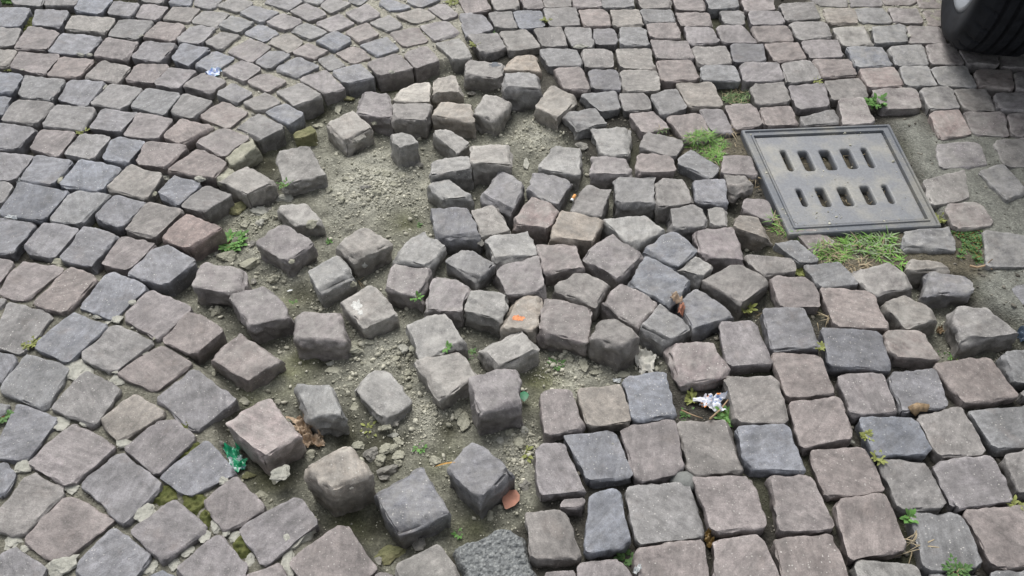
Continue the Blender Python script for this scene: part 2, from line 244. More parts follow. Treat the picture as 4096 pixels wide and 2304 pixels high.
STONES = '''@A 0 0
g 85 -60 380 -60 345 45 105 28
g 400 -60 690 -60 635 35 370 38
b 690 -30 955 -5 838 108 632 80
b 960 10 1185 25 1110 135 903 110
p 1190 30 1415 60 1330 162 1118 140
g 1440 55 1690 70 1600 180 1355 150
g 1700 95 1920 110 1815 228 1605 180
g 1150 -60 1420 -60 1350 22 1200 8
b 1470 -50 1640 -40 1600 45 1425 22
b 1640 -40 1860 -15 1790 70 1625 45
g 1840 40 1960 -20 2125 20 2010 95
b 2120 45 2345 105 2195 190 2010 110
p 2370 110 2540 180 2400 250 2255 190
b -30 65 245 72 165 215 -60 222
b 310 78 570 90 500 215 280 198
w 620 120 985 155 900 272 545 235
g 1000 160 1280 180 1150 325 905 285
p 1345 180 1560 215 1460 340 1215 300
b 1600 215 1815 235 1690 362 1480 335
g 1945 130 2145 190 2010 278 1835 225
b 2190 195 2365 260 2225 345 2055 275
g 1850 255 2030 290 1870 410 1725 350
g -80 228 170 238 105 375 -90 395
p 240 228 500 265 385 415 130 405
b 530 280 855 315 720 455 415 430
p 915 325 1150 360 1050 505 778 470
b 1225 350 1475 375 1330 520 1105 490
b 1535 372 1755 405 1585 545 1450 490
b 1800 430 1965 490 1800 600 1640 540
p 2095 320 2280 395 2120 520 1925 430
b 2290 415 2430 460 2270 570 2140 515
w -60 408 145 425 60 557 -80 550
p 150 435 500 465 370 620 75 555
p 510 472 800 500 660 645 390 625
g 870 500 1110 560 990 695 700 640
p 1150 525 1425 545 1290 690 1055 665
p 1430 570 1635 600 1490 735 1305 700
p 1690 620 1890 680 1770 768 1555 715
p 2020 505 2200 580 2060 680 1870 600
p 2210 605 2400 680 2245 770 2070 680
b -60 612 190 630 100 772 -70 760
g 215 640 560 675 435 832 150 805
b 580 670 870 690 725 885 480 830
g 930 708 1190 745 1035 912 768 865
g 1230 740 1525 790 1385 960 1105 890
g 1530 795 1785 850 1620 985 1425 935
p 1870 855 2080 945 1910 1075 1685 975
b 1960 705 2120 775 1990 860 1825 785
g 2230 775 2375 850 2190 930 2060 865
b 2410 870 2550 960 2440 1040 2235 945
g 2170 960 2380 1070 2180 1160 2000 1070
b -60 810 85 815 10 960 -80 955
g 140 838 455 870 300 1035 10 1000
g 480 880 825 920 720 1090 355 1050
b 840 920 1155 950 1000 1115 710 1075
p 1160 955 1440 1000 1310 1160 1045 1130
p 1520 1000 1775 1070 1520 1200 1390 1140
p 1865 1080 2095 1150 1880 1310 1650 1190
b -60 1035 295 1078 135 1245 -80 1232
p 365 1092 635 1110 480 1310 260 1240
g 680 1130 930 1155 780 1330 552 1285
b 950 1160 1220 1195 1075 1362 860 1330
p 1230 1200 1560 1225 1390 1395 1150 1365
@B 957 0
b 260 -20 515 10 410 80 200 18
p 560 30 735 110 590 170 440 88
g 560 -70 760 -60 680 28 540 5
g 760 -15 930 25 780 105 692 48
g 930 -60 1110 -35 1010 35 925 8
p 1070 40 1190 125 1020 185 905 105
p 840 120 965 195 790 265 650 190
g 560 190 730 270 590 325 440 250
w 385 285 535 350 430 440 240 350
p 590 360 755 420 640 492 455 440
b 810 265 940 335 800 415 645 335
g 1260 135 1380 215 1250 255 1100 190
b 1200 -20 1425 55 1275 92 1170 25
b 1440 -60 1700 -10 1530 55 1420 25
w 1540 60 1645 145 1480 190 1325 120
p 1730 25 1850 125 1740 165 1590 70
p 1070 185 1170 280 1025 350 890 265
b 1230 305 1340 405 1160 462 1020 370
p 980 385 1100 480 960 530 820 440
g 780 455 885 550 760 590 655 500
b 500 485 660 560 490 640 315 570
p 720 580 885 740 735 785 500 660
g 525 695 680 800 465 880 320 765
b 1000 540 1125 645 890 700 790 600
p 1330 455 1450 570 1180 628 1085 520
p 1580 390 1680 500 1480 560 1390 440
p 1500 230 1580 345 1400 390 1270 275
p 1740 175 1850 275 1650 335 1525 215
w 1860 325 1945 475 1800 497 1655 365
p 1840 -50 2060 -50 2105 75 1915 108
g 2120 -60 2340 -60 2365 55 2170 75
p 2355 -50 2540 -50 2555 62 2405 72
b 1850 115 2070 122 2140 242 1900 302
g 2095 105 2290 95 2335 232 2155 220
b 2305 85 2525 78 2570 215 2365 235
g 1945 295 2180 280 2260 400 2050 440
w 2185 270 2420 245 2530 385 2265 430
*t 2250 490 2490 455 2540 590 2240 585 B610
*g 1935 510 2240 535 2205 655 1905 625 B780
*g 2240 615 2510 612 2550 745 2225 725 B960
*t 1625 670 1800 640 1875 760 1615 765 B920
*W 1395 705 1597 700 1602 850 1293 845 B985
*t 1680 860 1935 855 1972 1010 1632 965 B1155
*g 1300 865 1610 855 1565 1002 1288 985 B1180
*p 1030 772 1270 800 1290 985 975 950 B1035
*l 960 935 1108 1066 895 1202 732 1045 B1255
*l 2075 758 2293 852 2150 1015 1973 940 B1145 R0.012
*l 1262 1130 1440 1118 1495 1195 1335 1240 B1440
*l 1625 1103 1770 1088 1932 1190 1830 1290 B1400
@C 1915 0
g 545 -50 760 -50 790 55 552 60
p 780 -50 1020 -50 1030 60 812 58
g 1035 -50 1285 -50 1305 62 1048 67
g 1330 -50 1600 -50 1620 60 1390 67
p 1620 -50 1890 -50 1910 95 1675 85
g 1900 -60 2160 -50 2190 67 1945 80
p 2195 -40 2470 -40 2482 75 2245 90
g 550 65 818 60 862 207 605 220
p 832 70 1080 75 1118 207 893 217
w 1110 85 1340 78 1377 212 1143 217
g 1370 80 1615 75 1652 176 1408 182
p 1660 95 1922 97 1967 212 1722 212
g 2020 85 2225 78 2247 202 2085 205
p 2275 90 2530 92 2572 202 2308 207
g 470 250 695 225 757 387 548 397
g 710 225 942 232 967 387 788 382
d 958 238 1145 235 1187 367 983 372
g 1170 220 1408 223 1437 375 1188 367
p 1412 195 1655 180 1717 328 1457 322
p 1738 220 1965 225 2042 357 1788 377
p 2010 218 2220 208 2332 352 2043 352
p 2300 220 2590 205 2642 340 2378 350
g 518 403 820 398 887 545 590 552
g 858 418 1120 413 1158 572 893 577
w 1153 415 1445 412 1477 587 1203 577
p 1443 325 1735 328 1803 497 1508 492
g 1795 385 2075 378 2127 527 1858 542
d 2130 365 2388 365 2422 502 2148 517
p 642 575 868 565 942 752 735 750
d 915 580 1180 570 1212 757 948 742
w 1183 588 1495 588 1522 762 1218 772
p 1505 503 1785 498 1848 667 1558 682
g 1883 555 2155 550 2207 682 1878 672
p 2200 530 2520 520 2572 672 2228 682
w 1648 695 1950 690 2057 882 1763 892
g 833 785 1155 758 1205 908 1010 935
g 1168 778 1415 778 1472 922 1222 937
g 1438 795 1683 745 1763 905 1545 967
*t 622 722 838 818 682 986 483 888 B1085
*g 722 945 995 905 1082 1022 830 1080 B1235
p 1272 945 1495 925 1612 1082 1388 1112
p 1588 970 1865 958 1957 1145 1748 1172
p 1870 925 2060 928 2152 1105 1962 1105
p 2070 890 2325 878 2397 1042 2158 1082
*l 953 1095 1268 1063 1268 1292 1058 1302 B1340
@D 2872 0
g 520 35 795 15 860 155 585 177
g 795 -50 1065 -50 1082 55 838 37
p 1110 -50 1350 -50 1382 45 1127 45
p 1385 -50 1650 -50 1667 38 1398 32
p 1675 -50 1900 -50 1902 67 1697 62
w 872 70 1140 68 1187 187 928 188
g 1150 70 1375 60 1457 187 1197 182
p 1445 65 1675 68 1717 192 1497 187
p 1735 85 1892 80 1905 217 1775 212
g 598 183 910 173 972 302 697 332
w 963 235 1245 225 1307 367 1062 387
g 1293 215 1560 210 1592 347 1318 357
p 1607 215 1872 220 1917 357 1627 352
p 718 345 1020 333 1067 472 787 487
b 1090 395 1375 388 1457 542 1172 557
g 1437 385 1735 370 1772 542 1517 547
p 1750 370 1995 373 2087 532 1797 532
p 2010 400 2330 410 2362 540 2095 522
p 2350 430 2580 430 2612 585 2390 572
p 395 370 662 353 737 487 487 512
p 788 495 1095 488 1172 627 878 647
r 1198 580 1485 560 1562 717 1282 737
g 1530 560 1775 553 1862 717 1588 722
g 1790 570 2095 558 2177 732 1868 717
p 2160 575 2475 565 2502 742 2188 712
p 2485 610 2640 600 2662 762 2518 762
g 540 525 775 503 872 655 588 687
g 900 680 1185 647 1262 812 968 832
p 1293 745 1665 733 1727 897 1398 907
g 1703 745 1965 733 2037 902 1778 907
g 1980 745 2265 743 2337 922 2083 922
p 2325 770 2600 758 2642 932 2368 912
g 273 715 545 688 597 857 335 882
p 605 730 885 698 947 882 677 907
p 345 900 615 883 692 1037 398 1052
g 680 990 985 923 1032 1022 715 1052
p 1013 840 1208 823 1307 1022 1042 1042
r 1787 940 2025 923 2127 1122 1877 1152
p 2070 950 2405 948 2457 1142 2167 1122
p 2435 960 2620 938 2642 1152 2478 1132
p 1835 1220 2185 1198 2252 1392 1877 1407
g 2320 1190 2610 1158 2642 1392 2428 1392
@E 0 538
p 1680 118 1897 235 1790 352 1412 292
b -60 150 282 187 110 380 -100 362
b 310 178 602 215 430 414 180 377
b 680 213 1008 275 835 467 508 417
w 1090 263 1357 330 1222 534 898 450
b 1460 348 1705 420 1500 590 1338 490
g 1715 428 1940 512 1720 645 1513 595
g -60 398 112 420 12 560 -70 555
d 160 408 572 480 380 712 -15 662
g 600 473 942 503 692 747 408 707
b 940 503 1233 575 1022 782 773 687
g 1230 573 1525 640 1292 852 1043 787
r 1570 673 1857 787 1590 950 1360 870
b -100 703 292 750 77 1002 -110 1010
b 370 743 662 800 452 1034 198 960
b 700 763 1007 845 787 1104 493 1040
p 1010 843 1298 920 1082 1127 838 1082
b 1360 918 1632 1065 1380 1252 1068 1167
p -80 1013 127 1060 -8 1272 -110 1270
p 180 1063 527 1133 193 1400 -32 1342
p 575 1125 832 1210 560 1507 275 1432
b 905 1157 1228 1280 945 1547 643 1437
*p 1700 1070 2085 1160 2055 1357 1628 1302 B1440
*w 2065 248 2303 388 2085 492 1843 383 B612
@F 957 538
*l 308 138 582 93 727 335 372 422 B445 H0.004 D0.05 T0.28
*l 1653 215 1907 168 1952 280 1618 325 B510
*l 1973 80 2262 58 2283 242 1968 237 B437
*l 1590 412 1768 382 1953 522 1735 532 B652
*b 2195 303 2402 422 2272 652 2038 530 B690
*d 1633 625 1928 625 2033 837 1668 857 B1015
*l 1945 628 2192 575 2292 792 2038 832 B962
*l 310 600 572 585 693 737 470 757 B822 H-0.012 D0.06
*p 372 742 622 912 400 1067 148 915 B1120 H0.0 D0.07
*l 1048 778 1262 908 958 1035 798 930 B1210
*l 838 988 977 1168 690 1312 583 1135 B1352
*l 1545 808 1728 935 1580 1112 1278 1040 B1155
*p 1300 1067 1604 1115 1540 1355 1253 1295 B1440
*g 1900 933 2124 1080 2000 1217 1752 1060 B1282
*l 2088 872 2422 823 2492 1002 2163 1062 B1130
*p 2163 1118 2512 1043 2582 1320 2260 1345 B1375
*p 1660 1167 1947 1287 1880 1479 1575 1459 B1570
@G 1915 538
*l 638 100 872 118 842 332 508 297 B442
g 1432 -20 1727 60 1655 205 1345 128
p 1343 138 1637 160 1682 315 1320 328
g 1790 118 2037 275 1970 372 1668 230
p 2058 158 2287 183 2342 347 2043 317
*p 985 170 1245 205 1303 340 955 345 B418
*b 488 303 777 370 665 577 412 492 B640
*r 428 523 672 600 578 777 298 735 B910
*t 713 640 1037 715 952 892 596 852 B1030
*g 883 417 1103 455 1022 682 797 637 B722
*g 1158 345 1477 322 1478 565 1168 577 B705
*g 1498 370 1718 368 1822 567 1503 607 B742
b 1798 380 2082 365 2127 592 1843 572
*g 2040 335 2235 348 2303 430 2120 490 B565
p 2258 535 2425 550 2477 742 2218 632
l 1908 612 2087 630 2092 775 1938 762
*g 1588 610 1873 573 1952 757 1638 792 B855
*l 1053 715 1392 688 1548 817 1290 927 B972
*w 2190 632 2352 700 2478 887 2128 782 B990
*r 1830 802 2155 768 2233 1052 1878 1022 B1112
*b 1620 803 1828 960 1648 1122 1387 990 B1140
*p 1108 838 1388 1002 1180 1194 887 1030 B1285
*p 493 925 792 893 863 1102 568 1152 B1235
*g 830 1163 1107 1240 990 1442 637 1292 B1440
*b 1420 1023 1778 1210 1610 1422 1272 1240 B1440
*l 1830 1038 1973 1110 1870 1202 1703 1130 B1282
*g 2185 1065 2458 1225 2210 1410 1885 1215 B1480
@H 2872 538
p 650 810 862 800 982 905 798 972
g 462 910 655 885 847 1055 690 1095
g 213 1005 652 1025 692 1142 368 1182
p 438 1183 772 1197 867 1435 535 1445
g 728 1105 1022 1078 1192 1255 855 1285
*g 1150 1148 1452 1090 1662 1272 1320 1335 B1420
*w 1620 1040 1882 1075 1960 1160 1598 1155 B1205
*b 1753 1140 2122 1177 2148 1310 1768 1332 B1450
*g 1585 790 1983 778 2017 970 1567 937 B1110
g 2258 815 2640 860 2662 1112 2278 1102
g 1733 390 2077 310 2117 542 1818 587
p 1888 590 2207 576 2337 762 1983 787
g 2200 310 2400 250 2592 480 2438 547
@I 0 1077
g -80 240 45 255 5 305 -85 310
p 1270 183 1607 325 1320 587 1038 405
g 70 268 437 375 180 702 -65 640
b 590 363 888 475 570 777 277 640
g 965 468 1288 600 950 862 688 720
p 1600 358 1872 512 1640 705 1368 590
p 1345 637 1592 790 1315 1015 995 870
*p 2030 540 2363 722 2080 932 1767 740 B1072
*p 1925 195 2247 120 2425 385 2110 475 B572
b 1640 843 1980 1080 1640 1350 1328 1090
g 220 713 572 820 370 1172 -22 1010
b -60 698 152 735 10 952 -80 940
g 730 870 1008 1010 805 1307 438 1150
w 1125 1058 1373 1212 1005 1432 848 1275
g -60 1130 102 1150 40 1212 -80 1212
@J 957 1077
*w 1945 158 2268 203 2205 420 1885 332 B562
*t 2288 223 2563 225 2507 512 2203 472 B582
*p 510 305 832 338 902 615 447 590 B742 R0.018
*l 1110 123 1322 365 1060 470 858 268 B612
*l 1420 460 1705 350 1907 610 1540 747 B750
*l 1495 773 1832 668 1977 890 1690 1078 B1212
*l 2008 630 2370 478 2535 660 2180 832 B935
*p 1940 913 2315 833 2377 1128 2012 1190 B1412
*l 953 970 1212 818 1452 1110 1210 1270 B1285 H-0.026 D0.035
*l 440 948 772 968 892 1225 560 1232 B1372 R0.014
@K 1915 1077
*p 555 233 943 328 892 602 498 510 B752
*p 1212 98 1507 283 1340 482 1037 260 B620
*g 1080 378 1373 525 1222 658 938 545 B872 R0.014
*g 1520 298 1800 488 1600 612 1357 490 B775
*b 1840 158 2148 380 1822 522 1705 285 B602
*r 1567 618 1967 595 2122 867 1687 965 B1075
p 2030 438 2348 443 2478 772 2092 792
p 518 1020 800 1003 897 1335 557 1397
w 810 998 1198 963 1287 1277 887 1322
b 1205 928 1553 868 1647 1217 1308 1252
@L 2872 1077
p 870 150 1275 185 1427 492 998 475
b 385 345 705 335 857 655 465 682
*w 1578 215 1867 392 1602 472 1395 290 B512
*g 1965 325 2225 292 2542 530 2070 600 B712
g 75 908 492 918 597 1292 158 1272
p 440 688 832 708 982 1037 572 1060
d 890 480 1352 528 1447 822 950 795
p 1388 508 1682 498 1852 747 1482 712
p 1830 808 2292 733 2532 1052 2060 1112
b 1438 885 1832 853 1937 1142 1553 1187
p 1015 898 1387 878 1522 1197 1122 1217
p 610 1128 1020 1083 1157 1400 722 1490
g 2400 700 2640 678 2682 972 2488 962
g 2530 985 2700 968 2722 1062 2558 1072
@M 0 1616
b 130 -2 487 120 200 492 -80 430
p 610 163 967 372 590 692 233 490
b 1020 393 1362 672 1040 1017 653 660
p 1395 108 1642 290 1318 592 1033 370
b 1720 308 1962 572 1580 772 1342 600
b 30 468 142 572 20 752 -90 640
g 250 588 537 732 170 1102 -92 1000
p 580 768 957 972 490 1322 198 1140
p 1450 813 1722 1052 1360 1312 1083 1070
p 1975 613 2213 867 1920 1052 1703 850
b 975 1033 1267 1272 1000 1570 608 1400
p 1830 1108 2092 1402 1850 1650 1473 1415
b 80 1208 377 1402 200 1620 -130 1425
p 2345 1348 2420 1490 2250 1600 2088 1448
b 1350 1403 1520 1480 1400 1600 1228 1468
*q 2240 -57 2527 240 2213 442 1902 155 B602
@N 957 1616
p 500 776 657 985 215 1347 8 1045
p 885 1013 1147 1402 680 1650 438 1312
*t 895 328 1107 580 755 708 523 540 B992 R0.013
*d 1520 508 1768 898 1350 1088 1142 718 B1192
*b 1955 318 2313 552 2030 802 1757 542 B965
w 1695 1180 1882 1500 1420 1670 1303 1375
p 1150 1420 1300 1415 1290 1560 1100 1560
@O 1915 1616
p 475 365 712 318 897 747 513 772
b 718 262 1152 225 1308 605 928 635
p 1178 205 1642 138 1722 562 1318 642
g 1678 165 2087 157 2207 562 1790 585
p 740 788 912 758 930 890 650 872
b 920 755 1168 718 1268 1175 880 1245
g 1250 700 1765 667 1872 1107 1343 1162
p 1818 610 2272 623 2422 1015 1978 1062
g 390 898 742 893 887 1292 448 1312
p 813 1325 1172 1288 1330 1620 850 1640
p 1308 1240 1897 1148 1972 1580 1400 1620
p 1975 1150 2400 1118 2575 1570 1978 1600
p 540 1440 802 1383 830 1570 560 1600
@P 2872 1616
b 160 183 572 173 712 572 268 542
b 1195 105 1642 118 1792 432 1345 447
g 1688 105 2077 28 2247 412 1878 432
g 2122 60 2660 13 2760 325 2328 362
g 2430 440 2700 388 2780 700 2540 722
p 788 393 1227 368 1397 732 928 772
g 1358 453 1747 468 1927 852 1528 872
p 1798 500 2292 438 2482 812 1998 877
p 440 598 762 603 977 1022 542 1045
p 1000 798 1392 753 1587 1222 1128 1307
g 1648 908 2052 922 2237 1362 1768 1387
p 2058 890 2610 843 2770 1340 2328 1377
p 468 1155 947 1118 1120 1600 578 1620
w 1150 1318 1662 1338 1770 1620 1228 1620
g 1765 1440 2232 1450 2290 1650 1795 1640
g 2260 1430 2620 1388 2680 1600 2300 1600'''
# ------------------------------------------------------------------ read the stones
PIT = np.array([v4(*p)[:2] for p in [(425,705),(486,652),(470,616),(548,568),(497,545),(508,526),(573,487),(540,448),(562,402),(606,398),(652,342),(710,314),(732,304),(743,258),(803,234),(864,216),(868,203),(936,188),(953,182),(1033,165),(1102,146),(1140,142),(1183,138),(1215,178),(1280,215),(1370,262),(1420,300),(1480,370),(1560,460),(1700,430),(1830,450),(1880,520),(1935,610),(1900,650),(1950,760),(1900,800),(1790,830),(1700,870),(1672,932),(1564,960),(1446,982),(1362,990),(1370,1090),(1346,1128),(1358,1244),(1310,1310),(1240,1330),(1130,1365),(1104,1372),(1060,1420),(960,1428),(866,1322),(800,1312),(751,1252),(664,1276),(648,1256),(580,1183),(562,1130),(522,1060),(586,994),(556,935),(494,884),(556,826),(476,770),(455,740)]])
PITR = np.array([v4(*p)[:2] for p in [(2190,700),(2290,660),(2440,690),(2470,790),(2576,820),(2560,900),(2360,930),(2240,830)]])
FILL = [(np.array([v4(*p)[:2] for p in poly]), lev, kind) for poly, lev, kind in [
    ([(500,-40),(1150,-40),(1190,60),(1190,120),(1170,170),(1060,195),(950,210),(850,250),(790,330),(700,365),(560,400),(500,330),(580,250),(470,190),(540,130),(440,60)], -.010, 'pale'),
    ([(-80,640),(140,650),(330,720),(400,830),(560,960),(600,1100),(640,1200),(720,1260),(800,1330),(960,1520),(-120,1520)], -.012, 'mid'),
    ([(2045,-60),(2420,-60),(2440,70),(2330,80),(2130,80),(2040,50)], -.006, 'pale'),
    ([(2235,285),(2320,275),(2350,320),(2460,330),(2640,330),(2700,900),(2480,760),(2470,700),(2440,560),(2365,540),(2300,400)], -.0055, 'sand'),
    ([(1930,560),(2440,560),(2480,600),(2470,680),(2280,670),(2150,690),(1960,640)], -.014, 'soil'),
    ([(1640,340),(1800,315),(1870,330),(1930,560),(1890,470),(1810,400),(1720,380)], -.016, 'soil')]]
def sdist(P, poly):                                          # signed distance, negative inside
    d = np.full(len(P), 1e9); ins = np.zeros(len(P), bool); n = len(poly)
    for i in range(n):
        a, b = poly[i], poly[(i+1) % n]; e = b-a; q = P-a
        t = np.clip((q@e)/(e@e), 0, 1); d = np.minimum(d, ((q-t[:, None]*e)**2).sum(1))
        c = (a[1] <= P[:, 1]) != (b[1] <= P[:, 1])
        with np.errstate(divide='ignore', invalid='ignore'): xx = a[0] + (P[:, 1]-a[1])*e[0]/(e[1] if e[1] else 1e-12)
        ins ^= c & (P[:, 0] < xx)
    d = np.sqrt(d); return np.where(ins, -d, d)
BED = -.058
ALB = {'b': (.145, .147, .161), 'g': (.156, .151, .149), 'p': (.169, .150, .147), 'w': (.190, .176, .160), 'd': (.110, .111, .122), 'l': (.210, .203, .193), 'r': (.180, .148, .143), 'W': (.36, .35, .325), 't': (.250, .220, .187), 'q': (.225, .186, .175)}
CNAME = {'b': 'bluish grey', 'g': 'grey', 'p': 'pinkish grey', 'w': 'tan grey', 'd': 'dark grey', 'l': 'pale', 'r': 'reddish', 'W': 'whitish', 't': 'sandy', 'q': 'rosy'}
stones = []
tile = 'A'
for line in STONES.strip().splitlines():
    k = line.split()
    if k[0][0] == '@': tile = k[0][1:]; continue
    loose = k[0][0] == '*'; col = k[0][-1]; v = list(map(float, k[1:9])); opt = {q[0]: float(q[1:]) for q in k[9:] if q[0] in 'BHDTR'}
    pts = [full(tile, v[2*i], v[2*i+1]) for i in range(4)]
    s = dict(loose=loose, col=col, px=pts, opt=opt, tile=tile)
    h, d = 0., .10
    rr = random.Random(int(sum(v)))
    if loose:
        if 'H' in opt: h = opt['H']; d = opt.get('D', .09)
        else:
            i = max(range(4), key=lambda q: pts[q][1]); Yb = full(tile, 0, opt['B'])[1]
            for _ in range(4):                               # visible height of the block from its foot in the picture
                P = plane(*pts[i], h); lo, hi = 0., .16
                for _ in range(25):
                    m_ = (lo+hi)/2; rel = Vector((P[0], P[1], h-m_-CAMH))
                    yy = 1152 - FPX*rel.dot(CY)/(-rel.dot(CZ))
                    if yy < Yb: lo = m_
                    else: hi = m_
                h = min(max(lo + BED, .0), .040)
            d = max(.085, h-BED+.02)
            s['vis'] = lo
    else: h = rr.uniform(-.004, .004) + (.002 if pts[0][0] > 3480 and 400 < pts[0][1] < 1500 else 0)
    tx, ty = (rr.gauss(0, .035), rr.gauss(0, .035)) if loose else (rr.gauss(0, .014), rr.gauss(0, .014))
    if 'T' in opt: ty = opt['T']
    W = [plane(*p, h) for p in pts]; c = sum(W)/4
    if max(abs(tx), abs(ty)) > 0:                            # tilted top: meet each corner's ray with the tilted plane
        W2 = []
        for p in pts:
            r = ray(*p); k_ = (h - tx*c[0] - ty*c[1] - CAMH) / (r.z - tx*r.x - ty*r.y)
            W2.append(np.array((r.x*k_, r.y*k_, CAMH + r.z*k_)))
        W = W2; c = sum(W)/4
    s.update(W=np.array(W), c=np.array(c), h=h, d=d, tilt=(tx, ty)); stones.append(s)

# ------------------------------------------------------------------ unit block topology
NSEG = 19
def unit_box(n):
    idx = {}; V = []; F = []
    lin = [math.sin((i/n*2-1)*math.pi/2*.62)/math.sin(math.pi/2*.62) for i in range(n+1)]
    def vid(i, j, k):
        if (i, j, k) not in idx: idx[(i, j, k)] = len(V); V.append((lin[i], lin[j], lin[k]))
        return idx[(i, j, k)]
    for ax in range(3):
        for sd_ in (0, n):
            for a in range(n):
                for b in range(n):
                    q = []
                    for (da, db) in ((0, 0), (1, 0), (1, 1), (0, 1)):
                        c = [0, 0, 0]; c[ax] = sd_; c[(ax+1) % 3] = a+da; c[(ax+2) % 3] = b+db; q.append(vid(*c))
                    F.append(q if sd_ else q[::-1])
    return np.array(V), F
UV_, UF_ = unit_box(NSEG)
ALLV, ALLF, ALLN = [], [], 0
def build_block(W, d, seed, r=.008, rough=1., taper=.10, cuts=0, cdep=.006, grow=0., wear=1.):
    c = W.mean(0); L = W - c                                  # corners TL TR BR BL
    if grow: L = L*(1 + grow/np.linalg.norm(L[:, :2], axis=1).mean()*1.4)
    a = (np.linalg.norm(L[1]-L[0]) + np.linalg.norm(L[2]-L[3]))/4; b = (np.linalg.norm(L[3]-L[0]) + np.linalg.norm(L[2]-L[1]))/4
    half = np.array([a, b, d/2]); q = UV_*half; r = min(r, a*.45, b*.45)
    inner = np.clip(q, -(half-r), half-r); dv = q-inner; ln = np.linalg.norm(dv, axis=1, keepdims=True) if False else np.linalg.norm(dv, axis=1, keepdims=True)
    dv = np.where(ln > 1e-9, dv/np.maximum(ln, 1e-9), 0)
    p = inner + dv*r; u = p[:, 0]/a; v = p[:, 1]/b
    P = ((1-u)*(1+v))[:, None]*L[0]/4 + ((1+u)*(1+v))[:, None]*L[1]/4 + ((1+u)*(1-v))[:, None]*L[2]/4 + ((1-u)*(1-v))[:, None]*L[3]/4
    dep = (d/2 - p[:, 2]); k = 1 - taper*np.clip(dep/d, 0, 1)
    P[:, :2] *= k[:, None]; P[:, 2] -= dep
    S = P + np.array([seed*3.71, seed*1.37, seed*.73])
    top = np.clip(dv[:, 2], 0, 1)[:, None]
    rr = random.Random(int(seed*977)+5)
    for k_ in range(4):                                       # worn vertical arrises
        n = L[k_]*np.array([1, 1, 0]); n = n/np.linalg.norm(n); t = P@n; P = P - np.maximum(t - (t.max() - rr.uniform(.003, .008)*wear), 0)[:, None]*n
    for _ in range(cuts):                                     # knocked-off corners and arrises leave flat facets
        n = np.array([rr.choice((-1, 1))*rr.uniform(.3, 1), rr.choice((-1, 1))*rr.uniform(.3, 1), rr.uniform(.15, 1.1)])
        if rr.random() < .45: n[rr.randrange(2)] *= .1
        n /= np.linalg.norm(n); t = P@n; over = np.maximum(t - (t.max() - rr.uniform(.25, 1.)*cdep), 0); P = P - over[:, None]*n
    n1 = vnoise(S*22, 1)[:, None]*.0036; n2 = vnoise(S*62, 2)[:, None]*.0024; n3 = vnoise(S*150, 3)[:, None]*.0014
    ridge = (np.abs(vnoise(S*30, 4))[:, None]-.3)*-.0045
    chip = np.clip(vnoise(S*44, 5)-.25, 0, 1)[:, None]*-.010
    edge = np.clip((1 - np.abs(dv).max(1, keepdims=True))*3., 0, 1)   # nonzero only along edges and corners
    P = P + dv*((n1+n2+n3)*(1-.35*top) + ridge*(1-.5*top) + chip*edge)*rough
    side = np.clip(np.abs(dv[:, :2]).max(1), 0, 1)[:, None]
    P = P + np.c_[vnoise(S*36, 7), vnoise(S*36, 8), np.zeros(len(S))]*.0022*rough + np.c_[vnoise(S*105, 9), vnoise(S*105, 10), np.zeros(len(S))]*.0015*rough*side
    return P, c, dep
def surf_fill(z): return z
# even out the joints: each edge is drawn in or let out until it clears its neighbour by a thin gap
_C = np.array([s['c'][:2] for s in stones]); _off = []
for i, s in enumerate(stones):
    Q = s['W'][:, :2]; c = Q.mean(0); near = [j for j in np.argsort(((_C-c)**2).sum(1))[1:14] if np.linalg.norm(_C[j]-c) < .26]; of = []; rr = random.Random(i)
    g0 = rr.uniform(.0045, .0070)
    for k in range(4):
        a, b = Q[k], Q[(k+1) % 4]; pts = np.array([a+(b-a)*t for t in (.12, .35, .65, .88)])
        gap = min((sdist(pts, stones[j]['W'][:, :2]).min() for j in near), default=.1)
        of.append(.001 if gap > .032 else float(np.clip((gap-g0)/2, -.008, .003 if s['loose'] else .0045)))
    _off.append(of)
for s, of in zip(stones, _off):
    W = s['W'].copy(); Q = W[:, :2]; c = Q.mean(0); nr = []; ds = []
    for k in range(4):
        e = Q[(k+1) % 4]-Q[k]; n = np.array([e[1], -e[0]])/np.linalg.norm(e); n = n if n@((Q[k]+Q[(k+1) % 4])/2-c) > 0 else -n; nr.append(n); ds.append(n@Q[k]+of[k])
    for k in range(4):
        A = np.array([nr[k-1], nr[k]]); 
        if abs(np.linalg.det(A)) > .25:
            q = np.linalg.solve(A, np.array([ds[k-1], ds[k]]))
            if np.linalg.norm(q-Q[k]) < .016: W[k, :2] = q
    s['W'] = W; s['c'] = W.mean(0)
recs = []
for i, s in enumerate(stones):
    rr = random.Random(1000+i); lo = s['loose']
    P, c, dep = build_block(s['W'], s['d'], i+1, r=s['opt'].get('R', rr.uniform(.003, .006) if lo else rr.uniform(.0025, .0045)), rough=1.2 if lo else .8, taper=.03 if lo else .13, cuts=5 if lo else 3, cdep=.010 if lo else .005, grow=.0025 if lo else .0020, wear=.3 if lo else 1.)
    s['V'] = P; s['dep'] = dep
    ALLV.append(P + c); ALLF += [[q+ALLN for q in f] for f in UF_]; ALLN += len(P)

